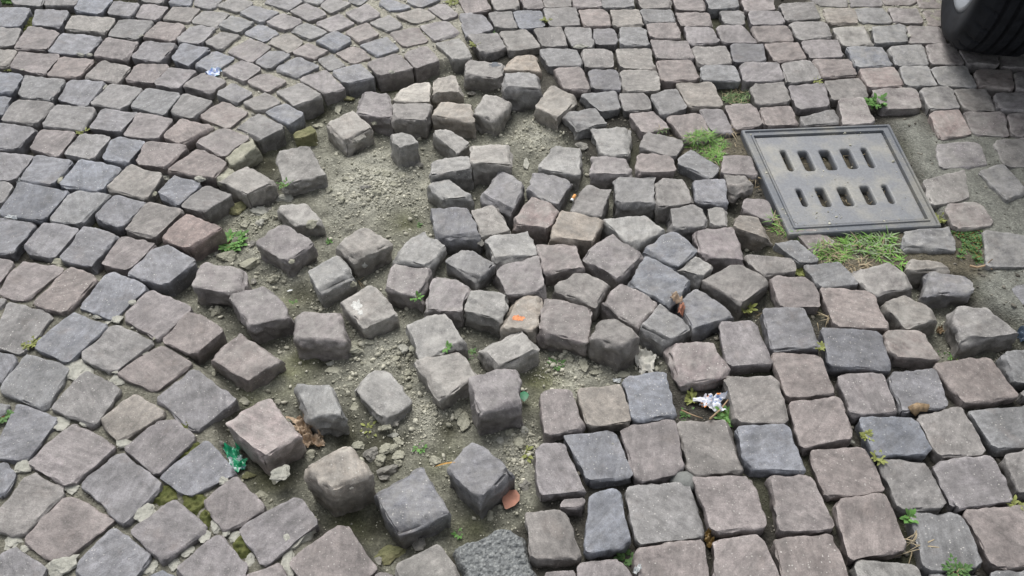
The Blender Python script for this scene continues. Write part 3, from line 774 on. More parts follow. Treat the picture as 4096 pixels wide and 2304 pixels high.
# ------------------------------------------------------------------ occupancy raster of the stones
CELL = .004; OX, OY = -2.6, -.6; OWN, OHN = 1300, 1150
OCC = np.zeros((OHN, OWN), bool)
def raster(W, grow=1.0, arr=OCC, test=False):
    c = W[:, :2].mean(0); Q = c + (W[:, :2]-c)*grow
    i0 = np.maximum(((Q.min(0)-[OX, OY])/CELL).astype(int)-1, 0); i1 = np.minimum(((Q.max(0)-[OX, OY])/CELL).astype(int)+2, [OWN, OHN])
    if (i1 <= i0).any(): return False
    X, Y = np.meshgrid(OX+(np.arange(i0[0], i1[0])+.5)*CELL, OY+(np.arange(i0[1], i1[1])+.5)*CELL)
    m_ = (sdist(np.c_[X.ravel(), Y.ravel()], Q) < 0).reshape(X.shape)
    if test: return bool((arr[i0[1]:i1[1], i0[0]:i1[0]] & m_).any())
    arr[i0[1]:i1[1], i0[0]:i1[0]] |= m_
for s in stones: raster(s['W'])
GW = np.array([full('D', 195, 1085), full('D', 1450, 1035), full('H', 1890, 760), full('H', 600, 836)])
GQ = np.array([plane(*p, .004) for p in GW]); raster(GQ, 1.02)
def occupied(P):
    i = np.clip(((P[:, 0]-OX)/CELL).astype(int), 0, OWN-1); j = np.clip(((P[:, 1]-OY)/CELL).astype(int), 0, OHN-1)
    return OCC[j, i]

# ------------------------------------------------------------------ the ground: joints, pit bed, sand
def smooth(x, a, b): t = np.clip((x-a)/(b-a), 0, 1); return t*t*(3-2*t)
SAND = [(940,470,150,1.),(1340,345,70,1.),(1010,560,60,.3),(620,560,70,.75),(740,690,60,.7),(960,880,80,.75),(1060,1060,110,.9),(700,960,80,.5),(1440,930,110,.8),(1290,1130,70,.8),(900,1130,50,.5),(1440,900,60,.6),(1310,1180,60,.7),(650,640,60,.6)]
DAMP = [(1010,565,55,1.),(760,740,50,.8),(640,880,60,.8),(780,900,60,.9),(880,1090,60,.9),(950,1110,110,.9),(1130,1080,50,.7),(690,1190,70,1.),(880,1300,60,1.),(970,1340,90,1.),(1180,1340,60,.7),(800,290,50,1.),(1010,205,70,1.),(660,420,60,.9),(1400,930,35,.5),(740,450,40,.7),(760,510,40,.6),(1345,960,40,.8)]
GREEN = [(700,960,75,.9),(640,1010,60,.8),(1360,960,60,.9),(1330,1000,50,.8),(760,300,45,.9),(1010,205,60,.8),(640,560,50,.6),(1120,1160,60,.8),(880,1310,60,.7),(660,1200,50,.6),(1180,1330,50,.7),(760,900,50,.7),(720,760,50,.5),(600,590,50,.6),(1020,560,50,.5),(690,360,50,.8)]
def blobs(P, B):
    r = np.zeros(len(P))
    for x, y, rad, a in B:
        c = v4(x, y, BED)[:2]; R = np.linalg.norm(v4(x+rad, y, BED)[:2]-c); r = np.maximum(r, a*np.exp(-((P-c)**2).sum(1)/(R*R*.8)))
    return r
def ground(P):
    Q = np.c_[P, np.zeros(len(P))]
    wob = vnoise(Q*9, 31)*.018
    pit = 1-smooth(np.minimum(sdist(P, PIT), sdist(P, PITR))+wob, -.012, .012)
    z = np.full(len(P), -.031) + .006*vnoise(Q*12, 32)
    C = np.tile(np.array([.058, .055, .047]), (len(P), 1))
    C = C*(1 + .35*vnoise(Q*7, 33))[:, None]
    mossj = smooth(vnoise(Q*6, 34), .25, .6)[:, None]; C = C*(1-.3*mossj) + np.array([.070, .078, .036])*.3*mossj
    far = smooth(np.abs(P[:, 0]), 3.2, 4.)[:, None]; far = np.maximum(far, smooth(np.abs(P[:, 1]-2), 3., 3.6)[:, None]); C = C*(1-far) + np.array([.15, .146, .138])*far
    for poly, lev, kind in FILL:
        f = 1-smooth(sdist(P, poly)+wob*1.5, -.03, .03)
        z = z*(1-f) + f*(lev + .003*vnoise(Q*40, 35))
        kc = {'pale': (.29, .28, .235), 'mid': (.17, .165, .135), 'sand': (.185, .188, .166), 'soil': (.12, .108, .08)}[kind]
        C = C*(1-f[:, None]) + np.array(kc)*f[:, None]
    sand = blobs(P, SAND); damp = np.clip(blobs(P, DAMP)*(1+.5*vnoise(Q*20, 37)), 0, 1)
    zp = BED + .007*vnoise(Q*8, 36) + .0045*vnoise(Q*22, 38) + .003*vnoise(Q*60, 39) + .010*sand - .009*damp
    zp += .007*np.clip(vnoise(Q*34, 40)-.15, 0, 1) + .003*np.clip(vnoise(Q*75, 43)-.2, 0, 1)*np.clip(1.2-damp, 0, 1) + .012*np.clip(vnoise(Q*15, 44)-.35, 0, 1)
    cp = np.tile(np.array([.165, .164, .134]), (len(P), 1)); cp = cp*(1-sand[:, None]) + np.array([.335, .330, .280])*sand[:, None]
    cp = cp*(1-damp[:, None]) + np.array([.066, .065, .046])*damp[:, None]
    gr = np.clip(blobs(P, GREEN)*(1+.6*vnoise(Q*30, 42)), 0, 1)[:, None]; cp = cp*(1-.75*gr) + np.array([.135, .14, .078])*.75*gr
    cp *= (1+.22*vnoise(Q*26, 41))[:, None]
    z = z*(1-pit) + zp*pit; C = C*(1-pit[:, None]) + cp*pit[:, None]
    return z, np.clip(C, .01, 1), pit
def lines(lo, hi, step, far):
    m_ = list(np.arange(lo, hi, step)); out = [hi+.05*1.7**k for k in range(far)]; return np.array([lo-(q-hi) for q in out[::-1]] + m_ + out)
gx, gy = lines(-1.85, 1.85, .0058, 13), lines(.45, 2.85, .0058, 13)
X, Y = np.meshgrid(gx, gy); P2 = np.c_[X.ravel(), Y.ravel()]
gz, gc, _ = ground(P2)
nx, ny = len(gx), len(gy); ii = (np.arange(ny-1)[:, None]*nx + np.arange(nx-1)).ravel()
gF = np.c_[ii, ii+1, ii+nx+1, ii+nx]
me = bpy.data.meshes.new('ground'); me.vertices.add(len(P2)); me.vertices.foreach_set('co', np.c_[P2, gz].astype('f4').ravel())
me.loops.add(gF.size); me.loops.foreach_set('vertex_index', gF.astype('i4').ravel()); me.polygons.add(len(gF)); me.polygons.foreach_set('loop_start', np.arange(0, gF.size, 4, dtype='i4'))
me.polygons.foreach_set('use_smooth', np.ones(len(gF), bool)); me.update(calc_edges=True)
at = me.color_attributes.new('soil', 'FLOAT_COLOR', 'POINT'); at.data.foreach_set('color', np.c_[gc, np.ones(len(gc))].astype('f4').ravel())
m, t, bs, N, L = nodes('soil'); tc = N('ShaderNodeTexCoord'); a_ = N('ShaderNodeAttribute', attribute_name='soil')
n1 = N('ShaderNodeTexNoise'); setin(n1, Scale=150., Detail=6., Roughness=.75); L(tc.outputs['Object'], n1.inputs['Vector'])
n2 = N('ShaderNodeTexNoise'); setin(n2, Scale=28., Detail=4.); L(tc.outputs['Object'], n2.inputs['Vector'])
vo = N('ShaderNodeTexVoronoi'); setin(vo, Scale=260.0); L(tc.outputs['Object'], vo.inputs['Vector'])
sp = N('ShaderNodeSeparateColor'); L(vo.outputs['Color'], sp.inputs[0])
c = mixc(N, L, a_.outputs['Color'], ramp(N, L, n1.outputs['Fac'], [(.25, .5), (.5, 1.), (.75, 1.45)]), 1., 'MULTIPLY')
c = mixc(N, L, c, ramp(N, L, n2.outputs['Fac'], [(.3, .7), (.5, 1.), (.7, 1.2)]), .8, 'MULTIPLY')
c = mixc(N, L, c, ramp(N, L, sp.outputs[0], [(.0, .7), (.8, 1.05), (.95, 1.5)]), .6, 'MULTIPLY')
L(c, bs.inputs['Base Color']); setin(bs, Roughness=.95); bs.inputs['Specular IOR Level'].default_value = .15
bu = N('ShaderNodeBump'); setin(bu, Strength=.8, Distance=.004); L(n1.outputs['Fac'], bu.inputs['Height'])
b2 = N('ShaderNodeBump'); setin(b2, Strength=.6, Distance=.003); L(vo.outputs['Distance'], b2.inputs['Height']); L(bu.outputs[0], b2.inputs['Normal']); L(b2.outputs[0], bs.inputs['Normal'])
me.materials.append(m); gob = put('ground', me); gob['kind'] = 'structure'
del X, Y

AV = np.concatenate(ALLV + [np.c_[P2, gz]]); AF = ALLF + (gF + ALLN).tolist()
BVH = BVHTree.FromPolygons(AV.tolist(), AF, all_triangles=False); del AF
def hit(X, Y):                                               # where a picture point meets the stones or the ground
    q, n, i, d = BVH.ray_cast(Vector((0, 0, CAMH)), ray(X, Y).normalized()); return (q, n) if q else (Vector(plane(X, Y)), Vector((0, 0, 1)))
def at(tl, x, y): return hit(*full(tl, x, y))
def drop(x, y, z=.6):
    q, n, i, d = BVH.ray_cast(Vector((x, y, z)), Vector((0, 0, -1))); return q.z if q else 0.
def gscale(p): return (Vector(p) - Vector((0, 0, CAMH))).dot(-CZ) / FPX / TS    # metres per tile pixel at a point
# ------------------------------------------------------------------ where things are, in words
LM = [('drain grate', *full('D', 1020, 1390)), ('car tyre', *full('D', 2150, 420)), ('blue wrapper scrap', *full('A', 1790, 630)), ('orange-marked cube', *full('K', 330, 415)),
      ('cigarette butt', *full('G', 800, 530)), ('green foil wrapper', *full('M', 2010, 490)), ('torn pale paper', *full('K', 1390, 800)), ('orange-printed wrapper', *full('K', 1950, 1130)),
      ('pinkish dead leaf', *full('O', 270, 820)), ('curled dry leaf', *full('N', 590, 270)), ('dark asphalt patch', *full('O', 150, 1220)), ('large moss patch', *full('M', 1400, 760)),
      ('red-stemmed weed', *full('E', 1940, 910)), ('tar-marked cube', *full('C', 135, 545)), ('round grey pebble', *full('O', 1740, 620)), ('rotten wood chip', *full('L', 1690, 1200)),
      ('leafy weed behind grate', *full('D', 1345, 890)), ('top left grass tuft', *full('A', 80, 20)), ('left edge white scrap', *full('E', 150, 385))]
LMW = [(n, plane(x, y)[:2]) for n, x, y in LM]
NUM = ['', 'one', 'two', 'three', 'four', 'five', 'six', 'seven', 'eight', 'nine', 'ten', 'eleven', 'twelve', 'thirteen', 'fourteen']
USED = set(); UNIT = .108
def where(P, unit=UNIT, word='stone'):
    """phrases that give the place of a point by counted stones from something easy to find, nearest first"""
    for n, c in sorted(LMW, key=lambda q: np.linalg.norm(q[1]-P[:2])):
        d = (P[:2]-c)/unit; i, j = int(round(abs(d[0]))), int(round(abs(d[1])))
        if i > 13 or j > 13 or i+j == 0: continue
        a = f"{NUM[i]} {word}{'s' if i > 1 else ''} {'right' if d[0] > 0 else 'left'}" if i else ''
        b = (f"{NUM[j]} {'behind' if d[1] > 0 else 'in front of'}" if i else f"{NUM[j]} {word}{'s' if j > 1 else ''} {'behind' if d[1] > 0 else 'in front of'}") if j else ''
        mid = f'{a} and {b} the {n}' if a and b else (f'{a} of the {n}' if a else f'{b} the {n}')
        yield mid
def unique(kind, P, **k):
    for ph in where(P, **k):
        if len((kind+' '+ph).split()) > 16: continue
        if (kind.split()[-1], ph) not in USED: USED.add((kind.split()[-1], ph)); return f'{kind} {ph}'
    return kind

# ------------------------------------------------------------------ the stones as objects
SPECIAL = {('B', 1935, 510): 'loose grey cube with a small dark tar mark on its top', ('J', 2288, 223): 'tan loose cube with an orange paint spot on its top',
           ('J', 1110, 123): 'grey loose cube with a white paint splash left of its top', ('F', 1048, 778): 'pale loose cube with a small white paint fleck on its front',
           ('N', 895, 328): 'tall loose cube with a sandy orange top beside the curled leaf', ('J', 953, 970): 'flat pale slab lying alone on the sand in the pit',
           ('J', 510, 305): 'rounded purplish loose stone sitting on the damp pit bed', ('J', 440, 948): 'dark grey loose stone with a pale broken face beside the curled leaf',
           ('F', 308, 138): 'tilted pinkish block propped in the upper left of the pit', ('B', 1395, 705): 'whitish mortar-caked cube behind the tan and grey cubes'}
PAINT = {}
for i, s in enumerate(stones):
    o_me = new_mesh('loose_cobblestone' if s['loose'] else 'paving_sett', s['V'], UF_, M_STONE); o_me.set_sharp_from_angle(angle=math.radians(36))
    lo = s['loose']; dep, V = s['dep'], s['V']
    e = smooth(dep, .012, .05)*(.80 if lo else .9) * np.clip(.55 + .6*vnoise((V+s['c'])*18, 51), 0, 1)
    o_me.attributes.new('earth', 'FLOAT', 'POINT').data.foreach_set('value', e.astype('f4'))
    o = put(o_me.name, o_me, None, s['c'])
    rr = random.Random(50+i); k = rr.uniform(.90, 1.10); b = ALB[s['col']]
    wv = rr.uniform(-.05, .05)
    X, Yp = s['px'][0]
    dust = (.50 if s['col'] == 'l' else (.36 if lo else .10))*rr.uniform(.7, 1.3)
    if not lo and 2050 < X < 3300 and Yp < 1250: dust = .15
    if X > 3300 and Yp < 1350: dust = .48
    if not lo and any(sdist(s['c'][None, :2], f_[0])[0] < 0 for f_ in FILL if f_[2] == 'pale'): dust = .34
    o.color = (b[0]*k*(1+wv), b[1]*k, b[2]*k*(1-wv), dust)
    cat = 'loose cobblestone' if lo else 'paving sett'
    x0, y0 = (X-TILES[s['tile']][0])*TS, (Yp-TILES[s['tile']][1])*TS
    sp = next((v for q, v in SPECIAL.items() if q[0] == s['tile'] and abs(q[1]-x0) < 2 and abs(q[2]-y0) < 2), None)
    if sp: lab = sp
    elif lo: lab = unique(f"{CNAME[s['col']]} loose cube", s['c'])
    else:
        cut = any(p[0] < 0 or p[0] > 4096 or p[1] < 0 or p[1] > 2304 for p in s['px'])
        lab = unique(f"{CNAME[s['col']]} sett", s['c']) if not cut else unique(f"{CNAME[s['col']].replace('ish grey','ish')} sett", s['c'])
    tag(o, lab, cat, 'loose cubes torn out of the pavement' if lo else 'setts still laid in the arched pavement'); s['o'] = o

# ------------------------------------------------------------------ paving beyond the picture, one mass
V, F = [], []; rr = random.Random(3)
ub, uf = unit_box(4); svU, svF = UV_, UF_
UV_, UF_ = ub, uf
def in_frame(p):
    r = Vector(p) - Vector((0, 0, CAMH)); z = -r.dot(CZ)
    if z <= 0: return False
    x, y = 2048 + FPX*r.dot(CX)/z, 1152 - FPX*r.dot(CY)/z
    return 0 < x < 4096 and 0 < y < 2304
for gyi in range(-12, 50):
    for gxi in range(-35, 36):
        y = gyi*.107 + .02*math.sin(gxi*.35); x = gxi*.107 + (gyi % 2)*.05
        if not (-3.7 < x < 3.7 and -1.3 < y < 5.2): continue
        a, b = .048*rr.uniform(.9, 1.05), .047*rr.uniform(.9, 1.05); th = rr.gauss(0, .06)+.3*math.sin(x*2)
        W = np.array([(x+u*math.cos(th)-v*math.sin(th), y+u*math.sin(th)+v*math.cos(th), rr.uniform(-.004, .004)) for u, v in ((-a, b), (a, b), (a, -b), (-a, -b))])
        if in_frame(W.mean(0)) or raster(W, .96, OCC, True): continue
        P, c, _ = build_block(W, .07, rr.random()*300, .0045, .8); n = len(V); V += (P+c).tolist(); F += [[q+n for q in f] for f in uf]
UV_, UF_ = svU, svF
oo = put('surrounding_paving', new_mesh('surrounding_paving', V, F, M_OUT)); oo['kind'] = 'stuff'

# ------------------------------------------------------------------ grit, gravel and mortar crumbs
ico_bm = bmesh.new(); bmesh.ops.create_icosphere(ico_bm, subdivisions=1, radius=1); ico_bm.verts.ensure_lookup_table()
ICO_V = np.array([v.co[:] for v in ico_bm.verts]); ICO_F = np.array([[v.index for v in f.verts] for f in ico_bm.faces]); ico_bm.free()
bm = bmesh.new(); bmesh.ops.create_icosphere(bm, subdivisions=3, radius=1); bm.verts.ensure_lookup_table()
IC3_V = np.array([v.co[:] for v in bm.verts]); IC3_F = [[v.index for v in f.verts] for f in bm.faces]; bm.free()
def scatter(name, P, R, zoff, mat):
    n = len(P)
    if not n: return
    z, _, _ = ground(P)
    S = RNG.uniform(.65, 1.25, (n, 1, 3))*R[:, None, None]; S[:, :, 2] *= .75
    J = 1 + RNG.uniform(-.42, .42, (n, len(ICO_V), 1))
    a = RNG.uniform(0, 6.28, n); ca, sa = np.cos(a), np.sin(a)
    V = ICO_V[None]*J*S; x = V[..., 0]*ca[:, None]-V[..., 1]*sa[:, None]; y = V[..., 0]*sa[:, None]+V[..., 1]*ca[:, None]
    V = np.stack([x+P[:, :1], y+P[:, 1:], V[..., 2]+(z+R*zoff)[:, None]], -1).reshape(-1, 3)
    F = (ICO_F[None]+(np.arange(n)*len(ICO_V))[:, None, None]).reshape(-1, 3)
    me = bpy.data.meshes.new(name); me.vertices.add(len(V)); me.vertices.foreach_set('co', V.astype('f4').ravel()); me.loops.add(F.size); me.loops.foreach_set('vertex_index', F.astype('i4').ravel())
    me.polygons.add(len(F)); me.polygons.foreach_set('loop_start', np.arange(0, F.size, 3, dtype='i4')); me.update(calc_edges=True); me.materials.append(mat)
    o = put(name, me); o['kind'] = 'stuff'; return o
def sample(n, dens):
    P = RNG.uniform([-1.75, .55], [1.75, 2.75], (n, 2)); keep = ~occupied(P) & (RNG.random(n) < dens(P)); return P[keep]
def pitmask(P): return np.minimum(sdist(P, PIT), sdist(P, PITR)) < .0
GRV = [(900,880,90,.5),(1440,905,75,1.),(1400,930,60,1.),(1330,1120,60,1.),(1280,1190,60,1.),(1040,1060,75,1.),(960,990,60,.9),(900,960,50,.7),(1345,345,65,.9),(960,490,110,.75),(1010,550,60,.8),(760,660,45,.8),(640,560,50,.9),(700,700,50,.8),(800,760,40,.7),(690,640,45,.7),(870,850,60,.6),(1280,1260,50,.9),(1120,1030,60,1.),(1000,900,70,.8),(740,860,40,.5)]
def dpit(P):
    q = np.c_[P, np.zeros(len(P))]; return np.where(pitmask(P), np.clip(.11 + 1.05*blobs(P, GRV)*(0.7+.7*vnoise(q*25, 61)) - .25*blobs(P, DAMP), .03, 1), 0)
P = sample(420000, dpit); R = .00125*(RNG.pareto(2.5, len(P))+1); scatter('gravel', P, np.minimum(R, .0062), .40, M_GRAVEL)
PALE = [f for f in FILL if f[2] == 'pale']; MIDF = [f for f in FILL if f[2] == 'mid']
def inpoly(P, fs): 
    r = np.zeros(len(P), bool)
    for f in fs: r |= sdist(P, f[0]) < 0
    return r & ~pitmask(P)
P = sample(42000, lambda P: inpoly(P, PALE)*.8 + inpoly(P, MIDF)*.22*(vnoise(np.c_[P, P[:, :1]]*9, 63) > -.1)); R = np.minimum(.0016*(RNG.pareto(2.6, len(P))+1), .006)
scatter('mortar_crumbs', P, R, .3, M_CRUMB)
P = sample(42000, lambda P: (~pitmask(P) & ~inpoly(P, PALE))*np.clip(.25+.9*vnoise(np.c_[P, P[:, :1]]*5, 65) + .5*(P[:, 0] > .1)*(P[:, 1] < 1.25), .05, 1)); R = np.minimum(.0012*(RNG.pareto(2.4, len(P))+1), .0055)
scatter('joint_grit', P, R, .3, M_FINE)
P = sample(9000, lambda P: (sdist(P, np.array([plane(*full('K', *q))[:2] for q in [(1640,1040),(1780,1080),(2060,1000),(2150,1270),(1900,1290),(1660,1290)]])) < 0)*1.); R = np.minimum(.0016*(RNG.pareto(2.6, len(P))+1), .006)
scatter('hollow_gravel', P, R, .3, M_FINE)

# ------------------------------------------------------------------ lumps of mortar, rubble and clods, each one a thing
LUMPS = '''
m E 1395 365 60 40|m E 1700 372 62 36|y E 1300 515 28 26|y E 510 375 40 46|k E 2005 625 90 66|m E 2175 660 92 58|m E 2195 748 46 46|y E 1912 1038 92 62|y E 2115 1095 118 74
y E 2312 1222 74 60|g E 2132 1235 34 30|y E 2400 1205 34 36|y E 2470 1150 36 26|y E 505 1092 96 46|g E 2400 470 44 32|g E 1820 1015 30 26|m E 2390 545 96 50
k B 905 835 70 42|y B 838 918 52 58|y B 665 1060 52 36|y B 1140 1045 36 22|g F 1018 92 64 58|g F 1062 440 64 26|y F 1160 330 40 34|y F 1232 338 44 34|y F 1372 345 44 30
y F 905 375 46 26|g F 1500 270 56 40|m F 2412 255 44 66|y F 640 845 62 46|g F 110 925 52 48|g F 2032 968 36 32|y F 965 1290 46 34|y F 280 635 34 26|y F 300 700 36 34|g G 862 105 62 48
m I 1112 285 56 30|m I 985 425 58 60|m I 820 402 54 26|m I 912 445 32 28|m I 1212 712 38 20|m I 995 945 60 56|m I 970 865 38 24|y I 1830 350 62 74|m I 660 850 118 96|m I 512 1310 96 62|m I 712 1290 66 22|y I 1800 890 26 34|y I 1312 608 18 16
m J 772 800 58 28|y J 1100 615 66 32|y J 955 700 110 26|y J 790 850 90 34|m J 1382 665 52 52|y J 1482 722 46 32|y J 1840 1215 48 54|y J 1892 1265 66 90|g J 1315 1285 60 46|y J 1240 1335 54 34|m J 1290 1400 56 30|m J 2395 1355 52 50|y J 1120 1250 30 30|y J 965 630 46 30|y J 45 1110 56 40|y J 330 1110 40 30|y J 965 1160 46 34|m J 2190 1440 40 36
m M 190 545 80 66|m M 612 715 78 56|m M 1032 330 66 62|m M 110 1140 104 70|m M 200 1212 50 36|m M 540 1370 118 82|m M 1195 925 104 62|m M 1820 1030 76 58|m M 1700 1115 72 44|m M 1572 1240 62 44|m M 1462 1340 60 54|m M 1292 1370 74 58|m M 1980 1112 44 40|m M 1905 1090 46 32|m M 1882 642 46 34|m M 2392 1135 52 46|m M 2420 1290 62 74|m M 2100 1310 48 46|m M 2430 1405 60 52
y M 2330 590 66 80|m M 2415 690 84 80|k M 2088 605 66 44|y M 2205 785 90 50|g M 1862 335 40 28
y N 1240 385 74 46|g N 1130 420 88 66|y N 1335 430 70 44|y N 1205 455 58 40|g N 1270 560 120 70|y N 1645 470 92 44|k N 1280 1255 160 84|g N 1160 1330 50 40|g N 2390 685 66 46|y N 2115 945 52 54|g N 995 880 30 26|y N 1340 325 60 52|y N 1200 205 50 34|g N 1510 1185 80 60|y N 600 440 70 50
y E 2230 700 50 40|y E 2060 760 60 40|y E 1960 820 40 30|g E 2260 640 40 30|y F 760 470 50 30|y F 1300 420 40 30|y F 1150 500 50 34|y F 860 560 40 30|y N 1290 380 60 44|y N 1180 500 50 40|y N 1350 500 60 40|g N 1240 620 70 40|y N 1000 360 60 40|y J 1320 760 46 34|y J 1420 880 40 30|y J 1380 930 36 28
y O 345 350 74 60|y O 265 245 46 34|m O 1130 335 10 8|y K 870 815 52 62|y K 760 770 46 36|y K 990 870 60 36|y K 1210 890 80 30|g K 1530 790 26 22|m D 1285 255 24 20|m D 1605 300 18 40|m A 880 745 46 40|m A 745 465 50 20|m A 680 470 50 16|m A 1190 330 36 20|m A 205 625 30 14|g B 1970 790 56 26|m C 865 395 72 18|m B 1300 735 30 20|m P 1115 320 44 30
'''
LM_MAT = {'m': M_MORTAR, 'y': M_MORTY, 'k': M_MORTM, 'g': M_GREYR}
LM_NAME = {'m': ('mortar_lump', 'pale mortar lump', 'mortar lump'), 'y': ('mortar_lump', 'weathered mortar lump', 'mortar lump'), 'k': ('mossy_lump', 'mossy lump', 'lump'), 'g': ('rubble_stone', 'small grey rubble piece', 'rubble')}
def lump(tl, x, y, wx, wy, mat, seed, flat=.6, z=None):
    p, n = at(tl, x, y); k = gscale(p); a, b = wx*k*.56, wy*k*.56*1.3; b = max(b, a*.5); hh = min(a, b)*flat
    rr = np.random.default_rng(seed+11); U = IC3_V; PN = rr.normal(size=(10, 3)); PN /= np.linalg.norm(PN, axis=1)[:, None]; PD = rr.uniform(.52, 1.0, 10)
    dt = U@PN.T; rad = np.where(dt > .05, PD/np.maximum(dt, .05), 9).min(1); rad = np.minimum(rad, 1.25)       # broken faces
    S = U*rad[:, None]*1.6 + seed*5.3
    V = U*np.array([a, b, hh])*1.12*(rad*(1 + .14*vnoise(S*1.6, 71) + .15*vnoise(S*3.6, 72) + .11*vnoise(S*8., 73)))[:, None]
    V[:, 2] = np.maximum(V[:, 2], -hh*.6); base = np.array(p)
    base[2] = drop(p.x, p.y) + hh*.25 if z is None else z
    return V, base
for i, q in enumerate(LUMPS.replace('\n', '|').strip('|').split('|')):
    c_, tl, x, y, wx, wy = q.split(); x, y, wx, wy = map(float, (x, y, wx, wy))
    inset = c_ == 'm' and tl in 'IM'
    V, base = lump(tl, x, y, wx*(1.45 if inset else 1.2), wy*(1.45 if inset else 1.2), None, i+1, .38 if inset else .62)
    if inset: base[2] = max(min(base[2], -.004), -.016)
    nm, lb, ct = LM_NAME[c_]
    o = put(nm, new_mesh(nm, V, IC3_F, LM_MAT[c_], False), None, base)
    tag(o, unique(lb, base, unit=.05, word='step').replace('steps', 'half-stones').replace('step', 'half-stone'), ct, 'mortar lumps and rubble lying about')
# round pebble
V, base = lump('O', 1740, 620, 82, 52, None, 900, .7)
V = IC3_V*np.array([.027, .024, .020]); p = Vector(plane(*full('O', 1738, 630), -.006))
tag(put('pebble', new_mesh('pebble', V*(1+.1*vnoise(IC3_V*2, 3))[:, None], IC3_F, M_PEB), None, (p.x, p.y, -.020)), 'smooth round grey pebble with a pale scar, wedged between setts', 'pebble')
# strips of mortar left standing on the left pit edge
def slab(name, px, z0, z1, mat, seed, label, cat, z=0.):
    W = np.array([plane(*full(*q), z0) for q in px]); P, c, dep = build_block(W, z0-z1, seed, .006, 1.8, .0)
    return tag(put(name, new_mesh(name, P, UF_, mat), None, c), label, cat)
slab('mortar_fillet', [('E', 2120, 30), ('E', 2180, 90), ('E', 1960, 262), ('E', 1880, 205)], -.002, -.06, M_MORTY, 401, 'long mossy strip of old mortar standing at the upper left pit edge', 'mortar strip')
slab('mortar_fillet', [('B', 590, 1040), ('B', 668, 1110), ('B', 480, 1175), ('B', 440, 1120)], -.016, -.065, M_MORTM, 402, 'mossy mortar lip under the bluish edge sett at the pit corner', 'mortar strip')
slab('mortar_fillet', [('E', 1905, 262), ('E', 1985, 300), ('E', 1880, 400), ('E', 1800, 370)], -.008, -.06, M_MORTY, 403, 'short pale mortar ridge behind the tan cube at the left pit edge', 'mortar strip')
slab('mortar_fillet', [('N', 560, 1075), ('N', 690, 1000), ('N', 480, 1190), ('N', 350, 1250)], -.004, -.04, M_MORTAR, 404, 'long pale mortar strip between two setts at the bottom edge', 'mortar strip')
# dark patch of asphalt filling a missing stone
poly = [full('O', *q) for q in [(130,1050),(270,1045),(345,1090),(385,1180),(425,1370),(520,1460),(300,1620),(-130,1600),(-120,1400),(-200,1220),(-110,1150),(0,1130)]]
PW = np.array([plane(*p, -.006)[:2] for p in poly]); lo_, hi_ = PW.min(0)-.02, PW.max(0)+.02
xs, ys = np.arange(lo_[0], hi_[0], .0022), np.arange(lo_[1], hi_[1], .0022); X, Y = np.meshgrid(xs, ys); Q = np.c_[X.ravel(), Y.ravel()]
sdv = sdist(Q, PW) - .008 + .006*vnoise(np.c_[Q, Q[:, :1]]*40, 81); q3 = np.c_[Q, Q[:, :1]*0]
Z = -.060 + .049*smooth(-sdv, -.012, .014) + .0024*vnoise(q3*190, 82) + .0010*vnoise(q3*380, 83) + .002*vnoise(q3*30, 84)
V = np.c_[Q, Z]; nx_ = len(xs); ii = (np.arange(len(ys)-1)[:, None]*nx_+np.arange(nx_-1)).ravel(); F = np.c_[ii, ii+1, ii+nx_+1, ii+nx_]; F = F[(sdv[F] < .014).all(1)]
used = np.unique(F); mp_ = -np.ones(len(V), int); mp_[used] = np.arange(len(used)); c = V[used].mean(0)
tag(put('asphalt_patch', new_mesh('asphalt_patch', V[used]-c, mp_[F], M_ASPH, False), None, c), 'dark grey coarse asphalt patch filling a missing stone at the bottom edge', 'asphalt patch')
# ------------------------------------------------------------------ drain grate
gc0 = GQ.mean(0); gc0[2] = 0
def guv(u, v, z=0.): 
    p = (1-u)*(1-v)*GQ[0] + u*(1-v)*GQ[1] + u*v*GQ[2] + (1-u)*v*GQ[3]; return np.array((p[0], p[1], z))
def inv_uv(p):
    u = v = .5
    for _ in range(20):
        r = guv(u, v)[:2]-p[:2]; e = 1e-4
        J = np.c_[(guv(u+e, v)[:2]-guv(u, v)[:2])/e, (guv(u, v+e)[:2]-guv(u, v)[:2])/e]; du = np.linalg.solve(J, -r); u += du[0]; v += du[1]
    return u, v
def steel(name, c0, c1, dusty):
    m, t, bs, N, L = nodes(name); tc = N('ShaderNodeTexCoord')
    a = N('ShaderNodeTexNoise'); setin(a, Scale=7., Detail=6., Roughness=.65); L(tc.outputs['Object'], a.inputs['Vector'])
    b = N('ShaderNodeTexNoise'); setin(b, Scale=180., Detail=4., Roughness=.7); L(tc.outputs['Object'], b.inputs['Vector'])
    c = mixc(N, L, c0, c1, ramp(N, L, a.outputs['Fac'], [(.50-dusty, 0.), (.62, 1.)]))
    c = mixc(N, L, c, ramp(N, L, b.outputs['Fac'], [(.3, .75), (.7, 1.2)]), .7, 'MULTIPLY')
    L(c, bs.inputs['Base Color']); setin(bs, Roughness=.62, Metallic=.15); bs.inputs['Specular IOR Level'].default_value = .5
    bu = N('ShaderNodeBump'); setin(bu, Strength=.3, Distance=.001); L(b.outputs['Fac'], bu.inputs['Height']); L(bu.outputs[0], bs.inputs['Normal']); return m
M_FRAME = steel('frame_steel', (.12, .13, .146), (.195, .192, .175), .06); M_PLATE = steel('cover_steel', (.172, .180, .194), (.245, .242, .225), .04)
grate = tag(empty('drain_grate', gc0), 'square steel drain grate with two rows of slots, dusty with soil', 'drain grate')
prof = [(0, -.06), (0, -.002), (.005, .001), (.018, .0015), (.022, -.003), (.050, -.003), (.054, .0005), (.064, .0005), (.067, -.010), (.085, -.012)]
V, F = [], []
